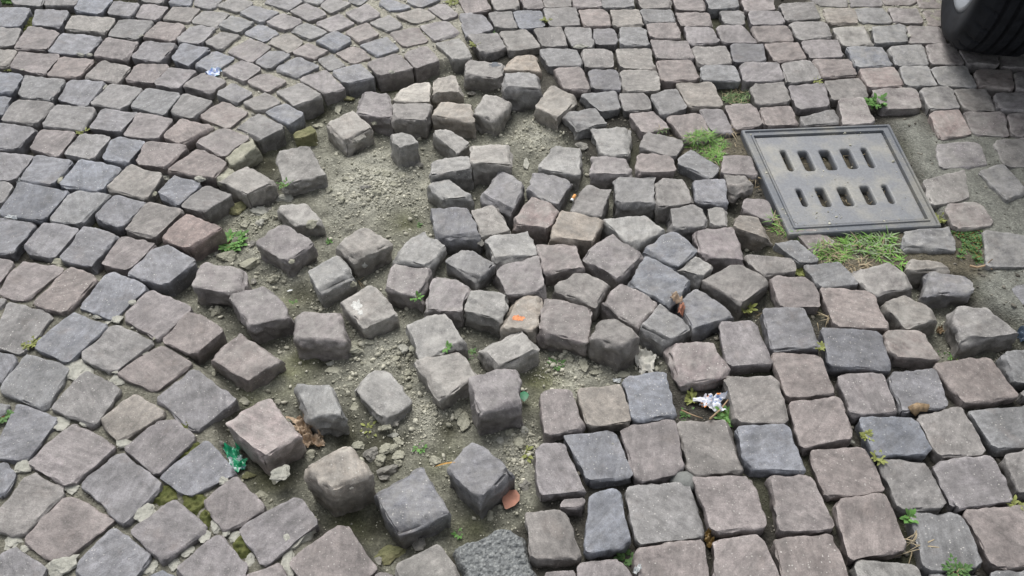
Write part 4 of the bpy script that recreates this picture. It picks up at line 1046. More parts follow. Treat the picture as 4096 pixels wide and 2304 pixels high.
for ins, z in prof:
    r = .009
    for (cu, cv, a0) in ((ins+r, ins+r, 180), (1-ins-r, ins+r, 270), (1-ins-r, 1-ins-r, 0), (ins+r, 1-ins-r, 90)):
        for k in range(5):
            a = math.radians(a0 + k*22.5); V.append(guv(cu+r*math.cos(a), cv+r*math.sin(a), z))
n = 20
for i in range(len(prof)-1):
    for k in range(n): F.append((i*n+k, i*n+(k+1) % n, (i+1)*n+(k+1) % n, (i+1)*n+k))
child('frame', V, F, M_FRAME, grate, False)
SLOT = [((550,112),(622,305),38),((712,118),(790,303),72),((892,112),(975,295),80),((1068,102),(1150,285),74),((1232,92),(1305,278),40),
        ((683,435),(740,604),36),((852,428),(932,605),68),((1032,424),(1128,598),76),((1222,412),(1318,588),68),((1396,402),(1482,580),36)]
cu = bpy.data.curves.new('cover', 'CURVE'); cu.dimensions = '2D'; cu.fill_mode = 'BOTH'; cu.extrude = .012; cu.bevel_depth = .014; cu.bevel_resolution = 2; cu.resolution_u = 1
def spline(pts):
    s_ = cu.splines.new('POLY'); s_.points.add(len(pts)-1); s_.use_cyclic_u = True
    for q, p in zip(s_.points, pts): q.co = (p[0], p[1], 0, 1)
I0 = .084; spline([(I0, I0), (1-I0, I0), (1-I0, 1-I0), (I0, 1-I0)])
SIDE = float(np.mean([np.linalg.norm(GQ[i]-GQ[(i+1) % 4]) for i in range(4)])); holes = []
for (x0, y0), (x1, y1), wd in SLOT:
    u0, v0 = inv_uv(plane(*full('H', x0, y0))); u1, v1 = inv_uv(plane(*full('H', x1, y1))); ul, vl = inv_uv(plane(*full('H', x0-wd/2, (y0+y1)/2))); ur, _ = inv_uv(plane(*full('H', x0+wd/2, (y0+y1)/2)))
    hw = abs(ur-ul)/2 + .016; uc = (u0+u1)/2; r = min(hw, .03); pts = []
    for (cx, cy, a0) in ((uc+hw-r, v0+r, -90), (uc+hw-r, v1-r, 0), (uc-hw+r, v1-r, 90), (uc-hw+r, v0+r, 180)):
        for k in range(6): a = math.radians(a0+k*18); pts.append((cx+r*math.cos(a), cy+r*math.sin(a)))
    spline(pts); holes.append((uc, v0, v1, hw))
tmp = bpy.data.objects.new('tmp', cu); COL.objects.link(tmp); dg = bpy.context.evaluated_depsgraph_get(); em = bpy.data.meshes.new_from_object(tmp.evaluated_get(dg))
V = [guv(v.co.x, v.co.y, -.004 + (v.co.z-.026)*.55) for v in em.vertices]; F = [list(p.vertices) for p in em.polygons]; bpy.data.objects.remove(tmp); bpy.data.curves.remove(cu)
child('cover_plate', V, F, M_PLATE, grate, False)
xs = np.linspace(.06, .94, 60); V = []; 
for v in xs:
    for u in xs: p = guv(u, v); V.append((p[0], p[1], -.029 + .007*vnoise([[p[0]*40, p[1]*40, 1]], 91)[0]))
F = [(j*60+i, j*60+i+1, (j+1)*60+i+1, (j+1)*60+i) for j in range(59) for i in range(59)]
child('trapped_dirt', V, F, grain_material('drain_dirt', (.035, .031, .024), (.10, .09, .065), island=False), grate)
mb = MB(); rr = random.Random(5)
for (uc, v0, v1, hw) in holes:
    for k in range(7):
        u, v = uc+rr.uniform(-.8, .8)*hw, rr.uniform(v0, v1); p = guv(u, v, -.020+rr.uniform(-.004, .006)); a = rr.uniform(0, 6.28); l = rr.uniform(.006, .022)
        mb.tube([p, p+np.array((l*math.cos(a), l*math.sin(a), rr.uniform(-.004, .004)))], .0009, .0005, 4)
child('straw_bits', mb.V, mb.F, M_DRY, grate)
gp = []
for _ in range(1500):
    u, v = RNG.random(2); e = min(u, v, 1-u, 1-v)
    if e < .09 and RNG.random() < .35 or (v > .80 and u < .4 and RNG.random() < .5) or RNG.random() < .05: gp.append(np.r_[guv(u, v)[:2]])
gp = np.array(gp); gR = np.minimum(.0009*(RNG.pareto(2.6, len(gp))+1), .004); _g = ground
ground = lambda P: (np.full(len(P), -.004), None, None)
scatter('grate_grit', gp, gR, .3, M_GRAVEL); ground = _g
# ------------------------------------------------------------------ car wheel
p1 = plane(*full('D', 1945, 408)); p2 = plane(*full('D', 2576, 487)); ax = Vector(p2-p1).normalized(); WD, RT, RR = .215, .315, .207
fw = Vector((0, 0, 1)).cross(ax).normalized(); cen = Vector(p1) + ax*(WD*.5-.022) + fw*.085
car = tag(empty('parked_car', cen), 'parked car showing only its black grooved rear tyre and grey rim, top right', 'car')
hw = WD/2
pf = [(-hw*.80, RR-.006), (-hw*.90, RR+.004), (-hw*1.0, RR+.02), (-hw*1.06, RR+.06), (-hw*1.02, RR+.085), (-hw*.93, RT-.020), (-hw*.84, RT-.008), (-hw*.74, RT-.003)]
tr = []
for k in range(81):
    x = -.72 + 1.44*k/80; g = 0
    for cx in (-.46, -.15, .15, .46):
        if abs(x-cx) < .06: g = .013
    tr.append((hw*x, RT + .003*(1-x*x*1.6) - g))
pf = pf + tr + [(-a, r) for a, r in pf[7::-1]]; NA = 300; m_ = len(pf)
def ringv(a, r, t_): return tuple(cen + ax*a + fw*(r*math.sin(t_)) + Vector((0, 0, RT - .002 - r*math.cos(t_))))
wheel = empty('wheel', (0, 0, 0)); wheel.parent = car; org = Vector(cen)
V, F = [], []
for k in range(NA):
    for a, r in pf:
        x = a/hw; d_ = 0
        if r > RT-.012:
            ph = (k + abs(x)*7) % 10
            if abs(x) > .52 and ph < 1.3: d_ = .006
            elif abs(x) <= .52 and (k*1.0 + x*14) % 14 < 1.2: d_ = .0025
        V.append(ringv(a, r-d_, 6.28318*k/NA))
for k in range(NA):
    for i in range(m_-1): F.append((k*m_+i, k*m_+i+1, ((k+1) % NA)*m_+i+1, ((k+1) % NA)*m_+i))
def wpart(nm, V, F, mt): return put(nm, new_mesh(nm, np.array([tuple(v) for v in V])-np.array(org), F, mt), wheel)
wpart('tyre', V, F, M_RUBBER)
pr = [(-hw*.60, RR-.03), (-hw*.92, RR-.012), (-hw*.97, RR-.004), (-hw*.92, RR+.007), (-hw*.72, RR-.002), (hw*.8, RR-.01)]; V, F = [], []
for k in range(96):
    for a, r in pr: V.append(ringv(a, r, 6.28318*k/96))
for k in range(96):
    for i in range(len(pr)-1): F.append((k*6+i, k*6+i+1, ((k+1) % 96)*6+i+1, ((k+1) % 96)*6+i))
wpart('rim', V, F, M_ALLOY)
mb = MB()
for s_ in range(7):
    t0 = 6.28318*s_/7; top = [ringv(-hw*.78, .05, t0-.45), ringv(-hw*.66, RR-.014, t0-.20), ringv(-hw*.66, RR-.014, t0+.20), ringv(-hw*.78, .05, t0+.45)]
    bot = [tuple(Vector(v)+ax*.02) for v in top]; mb.add(top+bot, [(0, 1, 2, 3), (7, 6, 5, 4), (0, 4, 5, 1), (1, 5, 6, 2), (2, 6, 7, 3), (3, 7, 4, 0)])
mb.tube([cen + ax*(-hw*.80) + Vector((0, 0, RT)), cen + ax*(-hw*.5) + Vector((0, 0, RT))], .062, .07, 24)
wpart('wheel_spokes', mb.V, mb.F, M_ALLOY)
V = [ringv(-hw*.30, RR-.008, 6.28318*k/48) for k in range(48)]; wpart('brake_disc', V, [tuple(range(48))], M_BLACK)
# the rest of the car stands outside the picture; it shades the wheel and the setts under it
CW = 1.62; A0 = -hw-.03; WB = 2.45
def arch(fc): return [(fc + .37*math.cos(t), .315 + .37*math.sin(t)) for t in np.linspace(math.pi, 0, 13) if .315 + .37*math.sin(t) > .27]
side = [(-.42, .56), (-.36, .47)] + [(-.37, .40)][:0] + arch(0.) + [(.45, .22), (WB-.45, .22)] + arch(WB) + [(WB+.45, .26), (WB+.72, .30), (WB+.78, .50), (WB+.72, .72), (WB+.30, .92), (WB-.35, 1.02), (WB-1.05, 1.42), (.4, 1.46), (-.15, 1.40), (-.36, .98), (-.44, .88)]
def cpt(a, f, z): return tuple(ax*a + fw*f + Vector((0, 0, z)))
V, F = [], []; n = len(side)
for (off, ins) in ((A0, .035), (A0, 0.), (A0+CW, 0.), (A0+CW, .035)):
    for f, z in side:
        tb = max(0, z-.92)*.38; sgn = 1 if off == A0 else -1
        c_f, c_z = 1.2, .75
        V.append(cpt(off + sgn*(tb + (0 if ins else .03)), f + (c_f-f)*ins*.0 + (0 if not ins else (.02 if f < 1 else -.02)), z))
V = V[n:2*n] + V[:n] + V[3*n:] + V[2*n:3*n]
F = [tuple(range(n))] + [(i, (i+1) % n, n+(i+1) % n, n+i)[::-1] for i in range(n)] + [(n+i, n+(i+1) % n, 2*n+(i+1) % n, 2*n+i)[::-1] for i in range(n)] + [(2*n+i, 2*n+(i+1) % n, 3*n+(i+1) % n, 3*n+i)[::-1] for i in range(n)] + [tuple(range(4*n-1, 3*n-1, -1))]
put('body', new_mesh('body', V, F, M_CARP, False), car)
def quad3(nm, pts, mt, th): 
    c = [Vector(p) for p in pts]; nn = (c[1]-c[0]).cross(c[2]-c[0]).normalized(); V = [tuple(p+nn*th) for p in c] + [tuple(p-nn*.01) for p in c]; k = len(c)
    put(nm, new_mesh(nm, V, [tuple(range(k)), tuple(range(2*k-1, k-1, -1))] + [(i, k+i, k+(i+1) % k, (i+1) % k) for i in range(k)], mt, False), car)
quad3('rear_window', [cpt(A0+.24, -.335, 1.02), cpt(A0+CW-.24, -.335, 1.02), cpt(A0+CW-.34, -.185, 1.34), cpt(A0+.34, -.185, 1.34)], M_GLASS, .012)
for sgn, a in ((1, A0), (-1, A0+CW)):
    for f0, f1, g0, g1 in ((-.10, .62, .05, .60), (.70, 1.95, .70, 1.30)):
        pts = [cpt(a+sgn*.048, f0, .99), cpt(a+sgn*.048, f1, .99), cpt(a+sgn*.172, g1, 1.34), cpt(a+sgn*.172, g0, 1.34)]
        quad3('side_window', pts if sgn < 0 else pts[::-1], M_GLASS, .010)
    quad3('tail_lamp', [cpt(a+sgn*.06, -.405, .80), cpt(a+sgn*.28, -.425, .80), cpt(a+sgn*.28, -.425, .93), cpt(a+sgn*.06, -.40, .93)][::sgn], M_TAIL, .02)
for a_, f_ in ((0, WB), (CW-WD-.06, 0), (CW-WD-.06, WB)):
    w2 = wheel.copy(); COL.objects.link(w2); w2.parent = car; off = ax*a_ + fw*f_
    if a_: w2.rotation_euler = (0, 0, math.pi)
    w2.location = off
    for chd in list(wheel.children):
        c2 = chd.copy(); COL.objects.link(c2); c2.parent = w2

# ------------------------------------------------------------------ litter and leaves
def crumple(name, tl, x, y, wx, wy, mat, seed, label, cat, h=.012, rot=0., n=16):
    p, _ = at(tl, x, y); k = gscale(p); a, b = wx*k/2, wy*k/2*1.3; rr = random.Random(seed); V = []; F = []
    for j in range(n+1):
        for i in range(n+1):
            u, v = i/n*2-1, j/n*2-1; S = [[u*1.5+seed, v*1.5, seed]]
            e = 1 + .35*vnoise([[u*1.2+seed*2, v*1.2, 3]], 5)[0]
            X, Y = a*u*e, b*v*e; X, Y = X*math.cos(rot)-Y*math.sin(rot), X*math.sin(rot)+Y*math.cos(rot)
            zz = abs(vnoise([[u*2.2+seed, v*2.2, 1]], 6)[0]) + .5*abs(vnoise([[u*4.5, v*4.5+seed, 2]], 7)[0])
            V.append([p.x+X, p.y+Y, 0, zz])
    Z = [drop(q[0], q[1]) for q in V]; zm = sorted(Z)[len(Z)//2]
    V = [(q[0], q[1], max(min(z, zm+.012), zm-.006) + .0015 + h*q[3]) for q, z in zip(V, Z)]
    F = [(j*(n+1)+i, j*(n+1)+i+1, (j+1)*(n+1)+i+1, (j+1)*(n+1)+i) for j in range(n) for i in range(n) if math.hypot(i/n*2-1, j/n*2-1) < 1.02 + .3*vnoise([[i*.35+seed, j*.35, 1]], 8)[0]]
    used = sorted({i for f in F for i in f}); mp_ = {i: k for k, i in enumerate(used)}; b0 = np.array((p.x, p.y, zm))
    o = put(name, new_mesh(name, np.array([V[i] for i in used])-b0, [[mp_[i] for i in f] for f in F], mat, True), None, b0); return tag(o, label, cat)
def patch_material(name, cols, scale, rough=.35, spec=.5):
    m, t, bs, N, L = nodes(name); tc = N('ShaderNodeTexCoord'); v = N('ShaderNodeTexVoronoi'); setin(v, Scale=float(scale)); L(tc.outputs['Object'], v.inputs['Vector'])
    s_ = N('ShaderNodeSeparateColor'); L(v.outputs['Color'], s_.inputs[0]); r = N('ShaderNodeValToRGB'); r.color_ramp.interpolation = 'CONSTANT'; e = r.color_ramp.elements
    while len(e) < len(cols): e.new(.5)
    for q, (p, c) in zip(e, cols): q.position = p; q.color = (*c, 1)
    L(s_.outputs[0], r.inputs[0]); L(r.outputs[0], bs.inputs['Base Color']); setin(bs, Roughness=rough); bs.inputs['Specular IOR Level'].default_value = spec; return m
M_BLUEW = patch_material('blue_wrapper', [(0, (.55, .62, .80)), (.4, (.28, .38, .70)), (.62, (.72, .76, .80)), (.9, (.05, .30, .35))], 130)
M_ORW = patch_material('printed_wrapper', [(0, (.66, .67, .72)), (.55, (.50, .54, .64)), (.72, (.75, .76, .78)), (.84, (.70, .25, .05)), (.93, (.20, .28, .48))], 150)
M_FOIL = patch_material('green_foil', [(0, (.01, .28, .13)), (.36, (.02, .20, .11)), (.58, (.45, .55, .55)), (.76, (.03, .33, .17)), (.88, (.06, .15, .16))], 80, .25, .8)
M_PAPB = patch_material('torn_paper_print', [(0, (.50, .49, .45)), (.60, (.40, .395, .36)), (.84, (.56, .55, .51)), (.93, (.06, .06, .06))], 60, .8, .2)
crumple('wrapper_scrap', 'A', 1800, 628, 110, 62, M_BLUEW, 3, 'crumpled pale blue wrapper scrap on the setts at upper left', 'litter', .010, .5)
crumple('foil_wrapper', 'M', 1995, 490, 170, 175, M_FOIL, 8, 'crumpled shiny green foil wrapper squeezed against the pink cube', 'litter', .016, .7, 22)
crumple('printed_wrapper', 'K', 1945, 1130, 225, 125, M_ORW, 5, 'crumpled white wrapper with orange print lying in the gravel hollow', 'litter', .016, -.2, 24)
crumple('torn_paper', 'K', 1390, 805, 185, 175, M_PAPB, 12, 'torn pale paper with black marks tucked behind the brown cube', 'litter', .020, .4, 20)
crumple('plastic_scrap', 'K', 1165, 945, 80, 26, M_WHITE, 14, 'white plastic sliver behind the tan sett by the gravel', 'litter', .006)
crumple('plastic_scrap', 'L', 2560, 600, 60, 130, M_NAVY, 15, 'dark blue plastic scrap beside the big pale cube at right edge', 'litter', .015)
crumple('paper_scrap', 'E', 150, 385, 34, 46, M_WHITE, 16, 'tiny white scrap in the joint near the left edge', 'litter', .006)
crumple('paper_scrap', 'E', 95, 703, 90, 20, M_WHITE, 17, 'thin white sliver in the joint at the left edge below the other scrap', 'litter', .004)
crumple('bark_curl', 'O', 1330, 1415, 60, 60, M_WHITE, 18, 'curled white peel at the bottom edge between two setts', 'litter', .012)
crumple('dry_leaf', 'N', 570, 225, 190, 190, M_DEAD, 21, 'large curled dry brown leaf lying beside the big pink cube', 'dead leaf', .022, .6, 22)
crumple('dry_leaf', 'N', 625, 330, 210, 110, M_DEAD, 22, 'lower lobe of crumpled dry leaf in front of the tall sandy cube', 'dead leaf', .018, .1, 20)
crumple('dry_leaf', 'K', 1640, 325, 110, 50, M_DEAD, 23, 'dry brown leaf caught between two loose cubes', 'dead leaf', .014, -.4)
crumple('dry_leaf', 'K', 1705, 345, 50, 80, M_RUSS, 24, 'reddish curled leaf beside the bluish loose cube', 'dead leaf', .014)
crumple('dry_leaf', 'O', 1930, 1160, 90, 100, M_OLIVE, 25, 'olive brown leaf in the joint at the bottom of the pavement', 'dead leaf', .014)
crumple('dry_leaf', 'L', 1855, 528, 66, 36, M_WOOD, 26, 'small brown leaf lying in the bare hollow at right', 'dead leaf', .010)
def flatleaf(tl, x0, y0, x1, y1, W, mat, nm, label, cat, lift=.006, bend=.1):
    a, _ = at(tl, x0, y0); b, _ = at(tl, x1, y1); a.z += lift; b.z = max(b.z, a.z-.02)+lift; mb = MB(); mb.leaf(a, b-a, (b-a).length, W, bend=bend, fold=.2); c = np.array(a)
    tag(put(nm, new_mesh(nm, np.array(mb.V)-c, mb.F, mat), None, c), label, cat)
flatleaf('O', 228, 905, 312, 735, .034, M_RUSS, 'fallen_leaf', 'pinkish brown oval dead leaf lying on the rubble', 'dead leaf', .010)
flatleaf('N', 1650, 550, 1800, 490, .005, M_STRAW, 'fallen_leaf', 'narrow orange straw leaf left of the bluish loose cube', 'dead leaf', .010)
flatleaf('J', 2398, 1150, 2398, 1058, .020, M_GREENL, 'fallen_leaf', 'small dark green leaf standing against the pink loose cube', 'leaf', .016)
flatleaf('J', 405, 200, 455, 185, .005, M_WHITE, 'shell_fragment', 'tiny white curved shell on the sand left of the pit centre', 'shell')
a = Vector(plane(*full('G', 775, 568), .004)); b = Vector(plane(*full('G', 822, 492), .006)); d = (b-a).normalized()*.027
butt = tag(empty('cigarette_butt', a), 'orange and white cigarette butt lying between loose cubes', 'cigarette butt')
for nm, f0, f1, mt in (('filter', .38, 1., M_FILTER), ('paper', .12, .40, M_WHITE), ('burnt_end', 0., .14, M_ASH)):
    mb = MB(); mb.tube([a+d*f0, a+d*f1], .0040, .0040, 12); child(nm, mb.V, mb.F, mt, butt)
mb = MB(); a, _ = at('L', 1610, 1215); b, _ = at('L', 1755, 1192); a.z += .008; b.z += .008; mb.tube([a, a*.6+b*.4+Vector((0, .004, .005)), b], .011, .007, 7)
V = np.array(mb.V); V += .004*np.c_[vnoise(V*90, 1), vnoise(V*90, 2), vnoise(V*90, 3)]
tag(put('wood_chip', new_mesh('wood_chip', V-np.array(a), mb.F, M_WOOD), None, a), 'rotten brown wood chip in the joint at lower right', 'wood chip')
# paint on stones: thin skins that follow the stone
def paint(tl, x, y, rx, ry, mat, nm, host, seed):
    px, py = full(tl, x, y); V, F = [], []; n, m_ = 26, 7
    for j in range(m_+1):
        for k in range(n):
            e = (1+.35*vnoise([[math.cos(6.28*k/n)*2+seed, math.sin(6.28*k/n)*2, 0]], 4)[0] + .25*vnoise([[math.cos(6.28*k/n)*6+seed, math.sin(6.28*k/n)*6, 0]], 5)[0])*j/m_
            q, nn = hit(px+rx/TS*e*math.cos(6.28*k/n), py+ry/TS*e*math.sin(6.28*k/n)); V.append(q+nn*.0007*(1-.9*(j == m_)))
    F = [(j*n+k, j*n+(k+1) % n, (j+1)*n+(k+1) % n, (j+1)*n+k) for j in range(m_) for k in range(n)]
    put(nm, new_mesh(nm, np.array([tuple(v) for v in V])-np.array(host.location), F, mat), host)
def host(tl, x, y):
    p, _ = at(tl, x, y); return min((s for s in stones), key=lambda s: np.linalg.norm(s['c'][:2]-np.array(p)[:2]))['o']
paint('K', 330, 412, 50, 28, M_ORANGE, 'paint_spot', host('K', 350, 370), 1)
paint('J', 985, 310, 42, 46, M_WPAINT, 'paint_splash', host('J', 1090, 300), 2); paint('J', 1020, 365, 26, 22, M_WPAINT, 'paint_splash', host('J', 1090, 300), 4)
paint('F', 1055, 1105, 22, 20, M_WPAINT, 'paint_fleck', host('F', 1030, 930), 3); paint('C', 135, 545, 42, 18, M_DPAINT, 'tar_mark', host('C', 110, 590), 6)

# ------------------------------------------------------------------ weeds, grass and moss
def weed(tl, x, y, rad, n, label, mat=M_LEAF, stem=M_STEM, leafsz=.009, per=6, hgt=.5, seed=1, name='weed', jit=.3, cat='weed'):
    p, _ = at(tl, x, y); k = gscale(p); R = rad*k; p = Vector((p.x, p.y, drop(p.x, p.y))); rr = random.Random(seed); e = tag(empty(name, p), label, cat); S, Lf = MB(), MB()
    for i in range(n):
        a = 6.28*(i+rr.random()*.8)/n; d = Vector((math.cos(a), math.sin(a), hgt*rr.uniform(.5, 1.5))).normalized(); l = R*rr.uniform(.55, 1.1)
        b0 = p + Vector((rr.uniform(-jit, jit)*R, rr.uniform(-jit, jit)*R, -.002))
        pts = [b0 + d*(l*t) + Vector((0, 0, -l*.35*t*t)) for t in (0, .35, .7, 1)]; S.tube(pts, .0011, .0006, 4)
        for j in range(per):
            t = .25 + .8*j/per; c = b0 + d*(l*t) + Vector((0, 0, -l*.35*t*t)); aa = a + (1.1 if j % 2 else -1.1)*rr.uniform(.6, 1.2)
            Lf.leaf(c, Vector((math.cos(aa), math.sin(aa), rr.uniform(.1, .7))), leafsz*rr.uniform(.7, 1.3), leafsz*rr.uniform(.42, .6), bend=rr.uniform(0, .4))
        Lf.leaf(pts[-1], d + Vector((0, 0, .2)), leafsz*1.2, leafsz*.6)
    child('stem', S.V, S.F, stem, e); child('foliage', Lf.V, Lf.F, mat, e); return e
def tuft(tl, x, y, rx, ry, n, label, L0=.03, mats=((M_GRASS, 'green_tuft', .7), (M_DRY, 'dry_tuft', .3)), seed=1, up=.8, W=.0022, droop=.9):
    p, _ = at(tl, x, y); k = gscale(p); p = Vector((p.x, p.y, drop(p.x, p.y))); rr = random.Random(seed); e = tag(empty('grass_tuft', p), label, 'grass tuft')
    for mt, nm, fr in mats:
        mb = MB()
        for i in range(int(n*fr)):
            a, r = rr.uniform(0, 6.28), math.sqrt(rr.random()); q = p + Vector((rx*k*r*math.cos(a), ry*k*1.35*r*math.sin(a), 0)); q.z = min(drop(q.x, q.y), p.z+.02)-.002
            a2 = rr.uniform(0, 6.28); mb.blade(q, (math.cos(a2), math.sin(a2), up*rr.uniform(.3, 1.6)), L0*rr.uniform(.5, 1.3), W*rr.uniform(.6, 1.3), droop*rr.uniform(.5, 1.5))
        child(nm, mb.V, mb.F, mt, e)
    return e
def moss(tl, x, y, rx, ry, label, seed=1, mat=M_MOSS, hgt=.006, polys=None):
    p, _ = at(tl, x, y); k = gscale(p); a, b = rx*k, ry*k*1.2; n = 44; V = []; p = Vector((p.x, p.y, 0))
    for j in range(n+1):
        for i in range(n+1): V.append((p.x+a*(i/n*2-1), p.y+b*(j/n*2-1)))
    V = np.array(V); z, _, _ = ground(V); q = np.c_[V, V[:, :1]*0]; d_ = np.hypot((V[:, 0]-p.x)/a, (V[:, 1]-p.y)/b) + .28*vnoise(q*45, 90+seed) + .12*vnoise(q*120, 91+seed)
    zz = z + hgt*smooth(1-d_, -.05, .5)*(1+.5*vnoise(q*160, 92)) - .004*(d_ > 1)
    F = [(j*(n+1)+i, j*(n+1)+i+1, (j+1)*(n+1)+i+1, (j+1)*(n+1)+i) for j in range(n) for i in range(n)]; F = [f for f in F if all(d_[i] < .98 for i in f)]
    if not F: return
    used = sorted({i for f in F for i in f}); mp_ = {i: k for k, i in enumerate(used)}; P3 = np.c_[V, zz]; c = P3[used].mean(0)
    tag(put('moss_patch', new_mesh('moss_patch', P3[used]-c, [[mp_[i] for i in f] for f in F], mat), None, c), label, 'moss', 'moss patches in the joints')
weed('D', 1345, 885, 85, 10, 'bright leafy weed growing in the joint beyond the drain grate', M_LEAFB, M_STEM, .017, 6, .9, 2, jit=.15)
weed('E', 1950, 915, 125, 12, 'low weed with red stems growing beside the pink edge sett', M_LEAFB, M_REDST, .016, 8, .6, 3)
weed('K', 2095, 1235, 100, 11, 'leafy weed growing beside the orange-printed wrapper', M_LEAFB, M_REDST, .014, 6, .7, 4)
weed('K', 1740, 1215, 55, 5, 'small reddish weed left of the orange-printed wrapper', M_LEAF, M_REDST, .008, 5, .4, 5)
weed('K', 1790, 1085, 55, 6, 'yellow green weed sprig in front of the brown loose cube', M_LEAFY, M_STEM, .010, 6, .9, 6)
weed('K', 660, 800, 60, 5, 'sparse weed in the green hollow left of the gravel', M_LEAF, M_STEM, .011, 3, .8, 7)
weed('L', 225, 375, 70, 5, 'pale green sprig among dry grass below the large grey cube', M_LEAFY, M_STEM, .014, 3, .8, 8)
weed('L', 840, 700, 38, 6, 'small yellow green weed in the joint between four grey setts', M_LEAFY, M_STEM, .008, 5, .7, 9)
weed('L', 1900, 705, 60, 7, 'tiny round-leaved weed before the big pale cube at right', M_LEAFB, M_STEM, .007, 4, .3, 10)
weed('L', 2000, 740, 50, 4, 'tiny seedling right of the round-leaved weed near the right edge', M_LEAFB, M_STEM, .006, 3, .3, 11)
weed('H', 690, 1160, 62, 12, 'yellow green weed clump on a loose pinkish stone', M_LEAFY, M_STEM, .008, 6, .8, 12)
weed('H', 1870, 715, 55, 12, 'yellow green weed at the lower right grate corner', M_LEAFY, M_STEM, .008, 6, .8, 13)
weed('H', 2140, 860, 135, 60, 'dense low weed clump right of the dark grey cube by the grate', M_LEAF, M_REDST, .008, 7, .5, 14, jit=.7)
weed('H', 2160, 1010, 110, 36, 'lower half of the weed clump above the forked twig', M_LEAF, M_REDST, .008, 7, .5, 15, jit=.7)
weed('O', 1250, 1290, 55, 8, 'small weed in the joint at the bottom of the photo', M_LEAF, M_STEM, .010, 5, .6, 16)
weed('P', 1210, 330, 40, 6, 'yellow weed sprig at the corner of the speckled bluish sett', M_LEAFY, M_STEM, .008, 5, .6, 17)
weed('P', 1330, 485, 45, 8, 'yellow green weed sprig in the joint below the speckled bluish sett', M_LEAFY, M_STEM, .009, 5, .6, 18)
weed('P', 1605, 970, 40, 4, 'bright green seedling in the lower right joint', M_LEAFB, M_STEM, .013, 3, 1.2, 19)
weed('P', 2010, 1400, 95, 12, 'bushy weed at the bottom edge of the lower right setts', M_LEAF, M_TWIG, .009, 6, .7, 20)
weed('P', 2510, 850, 50, 6, 'yellow weed sprig at the right edge', M_LEAFY, M_STEM, .010, 4, .4, 21)
weed('N', 1830, 1100, 50, 4, 'pale green seedling before the bluish loose cube', M_LEAFB, M_STEM, .009, 3, .9, 22)
weed('N', 1095, 205, 50, 6, 'star-shaped seedling in the damp pit beside the flat slab', M_LEAFY, M_STEM, .010, 1, .3, 23)
weed('N', 1520, 365, 45, 6, 'tiny green seedling in the damp centre of the pit', M_LEAFB, M_STEM, .007, 3, .4, 24)
weed('N', 2400, 410, 40, 4, 'small pale sprout on the mortar lump right of the bluish cube', M_LEAFY, M_STEM, .012, 2, .3, 25)
weed('J', 1750, 660, 34, 4, 'seedling with long leaves growing between two loose pale cubes', M_LEAFB, M_STEM, .009, 3, .8, 26)
weed('J', 1945, 705, 45, 5, 'small sprig left of the wide pale loose cube', M_LEAF, M_STEM, .009, 4, .6, 27)
weed('J', 465, 290, 50, 6, 'thin green sprouts behind the rounded purplish stone', M_LEAFB, M_STEM, .006, 4, .5, 28)
weed('F', 395, 425, 60, 6, 'thin green sprouts under the tilted pinkish block', M_LEAFB, M_STEM, .007, 3, .8, 29)
weed('F', 755, 905, 30, 4, 'tiny upright sprout left of the white-flecked cube', M_LEAFB, M_STEM, .008, 3, 2.0, 30)
weed('J', 1505, 320, 45, 4, 'grassy sprout at the foot of the mortar-faced pinkish cube', M_LEAFB, M_STEM, .010, 3, 1.5, 31)
weed('A', 85, 590, 40, 8, 'small yellow green weed in a joint near the left edge', M_LEAFY, M_STEM, .008, 5, .4, 32)
weed('A', 75, 15, 55, 14, 'bright green weed tuft in the top left corner', M_LEAFB, M_STEM, .009, 6, .6, 33)
weed('A', 685, 1110, 36, 7, 'yellow weed between grey setts in the left paving', M_LEAFY, M_STEM, .008, 5, .3, 34)
weed('I', 262, 625, 42, 9, 'yellow brown weed in the joint beside a bluish sett at left', M_LEAFY, M_TWIG, .010, 5, .4, 35)
weed('I', 15, 1240, 50, 8, 'green and red weed at the far left edge', M_LEAF, M_REDST, .010, 5, .4, 36)
weed('B', 1985, 432, 42, 9, 'bright yellow green weed at the upper pit edge beside two setts', M_LEAFY, M_STEM, .010, 5, .4, 37)
weed('C', 570, 165, 34, 9, 'yellow green weed between two setts in the upper middle', M_LEAFY, M_STEM, .009, 5, .4, 38)
weed('C', 145, 270, 26, 6, 'small bright green weed between two setts at the top', M_LEAFB, M_STEM, .008, 4, .4, 39)
weed('B', 1800, 20, 60, 14, 'green weed in the wide joint at the top edge', M_LEAFY, M_STEM, .009, 5, .5, 40)
weed('D', 830, 675, 34, 7, 'tiny yellow weed between setts right of the top grass', M_LEAFY, M_STEM, .008, 4, .4, 41)
weed('O', 380, 412, 36, 3, 'pale leaf sprout on the large mortar lump', M_LEAFY, M_STEM, .012, 2, .3, 42)
weed('F', 1490, 760, 40, 4, 'tiny seedling left of the purple-grey loose cube', M_LEAF, M_STEM, .009, 3, .3, 43)
tuft('C', 2170, 830, 125, 60, 520, 'short wiry green grass tuft in the joint behind the grate', .022, seed=2)
tuft('C', 1920, 1215, 165, 70, 1100, 'wide bright green grass tuft left of the grate', .024, ((M_TUFT, 'green_tuft', .7), (M_GRASS, 'dull_tuft', .2), (M_DRY, 'dry_tuft', .1)), seed=3)
tuft('C', 1980, 1310, 75, 45, 380, 'lower lobe of bright green grass beside two grey stones', .024, ((M_TUFT, 'green_tuft', .8), (M_DRY, 'dry_tuft', .2)), seed=4)
tuft('C', 1545, 1105, 60, 22, 70, 'sparse grass at the foot of the pinkish sett behind the pit', .018, seed=5)
tuft('H', 560, 775, 120, 85, 620, 'green grass tuft at the lower left grate corner', .026, ((M_TUFT, 'green_tuft', .6), (M_DRY, 'dry_tuft', .4)), seed=6)
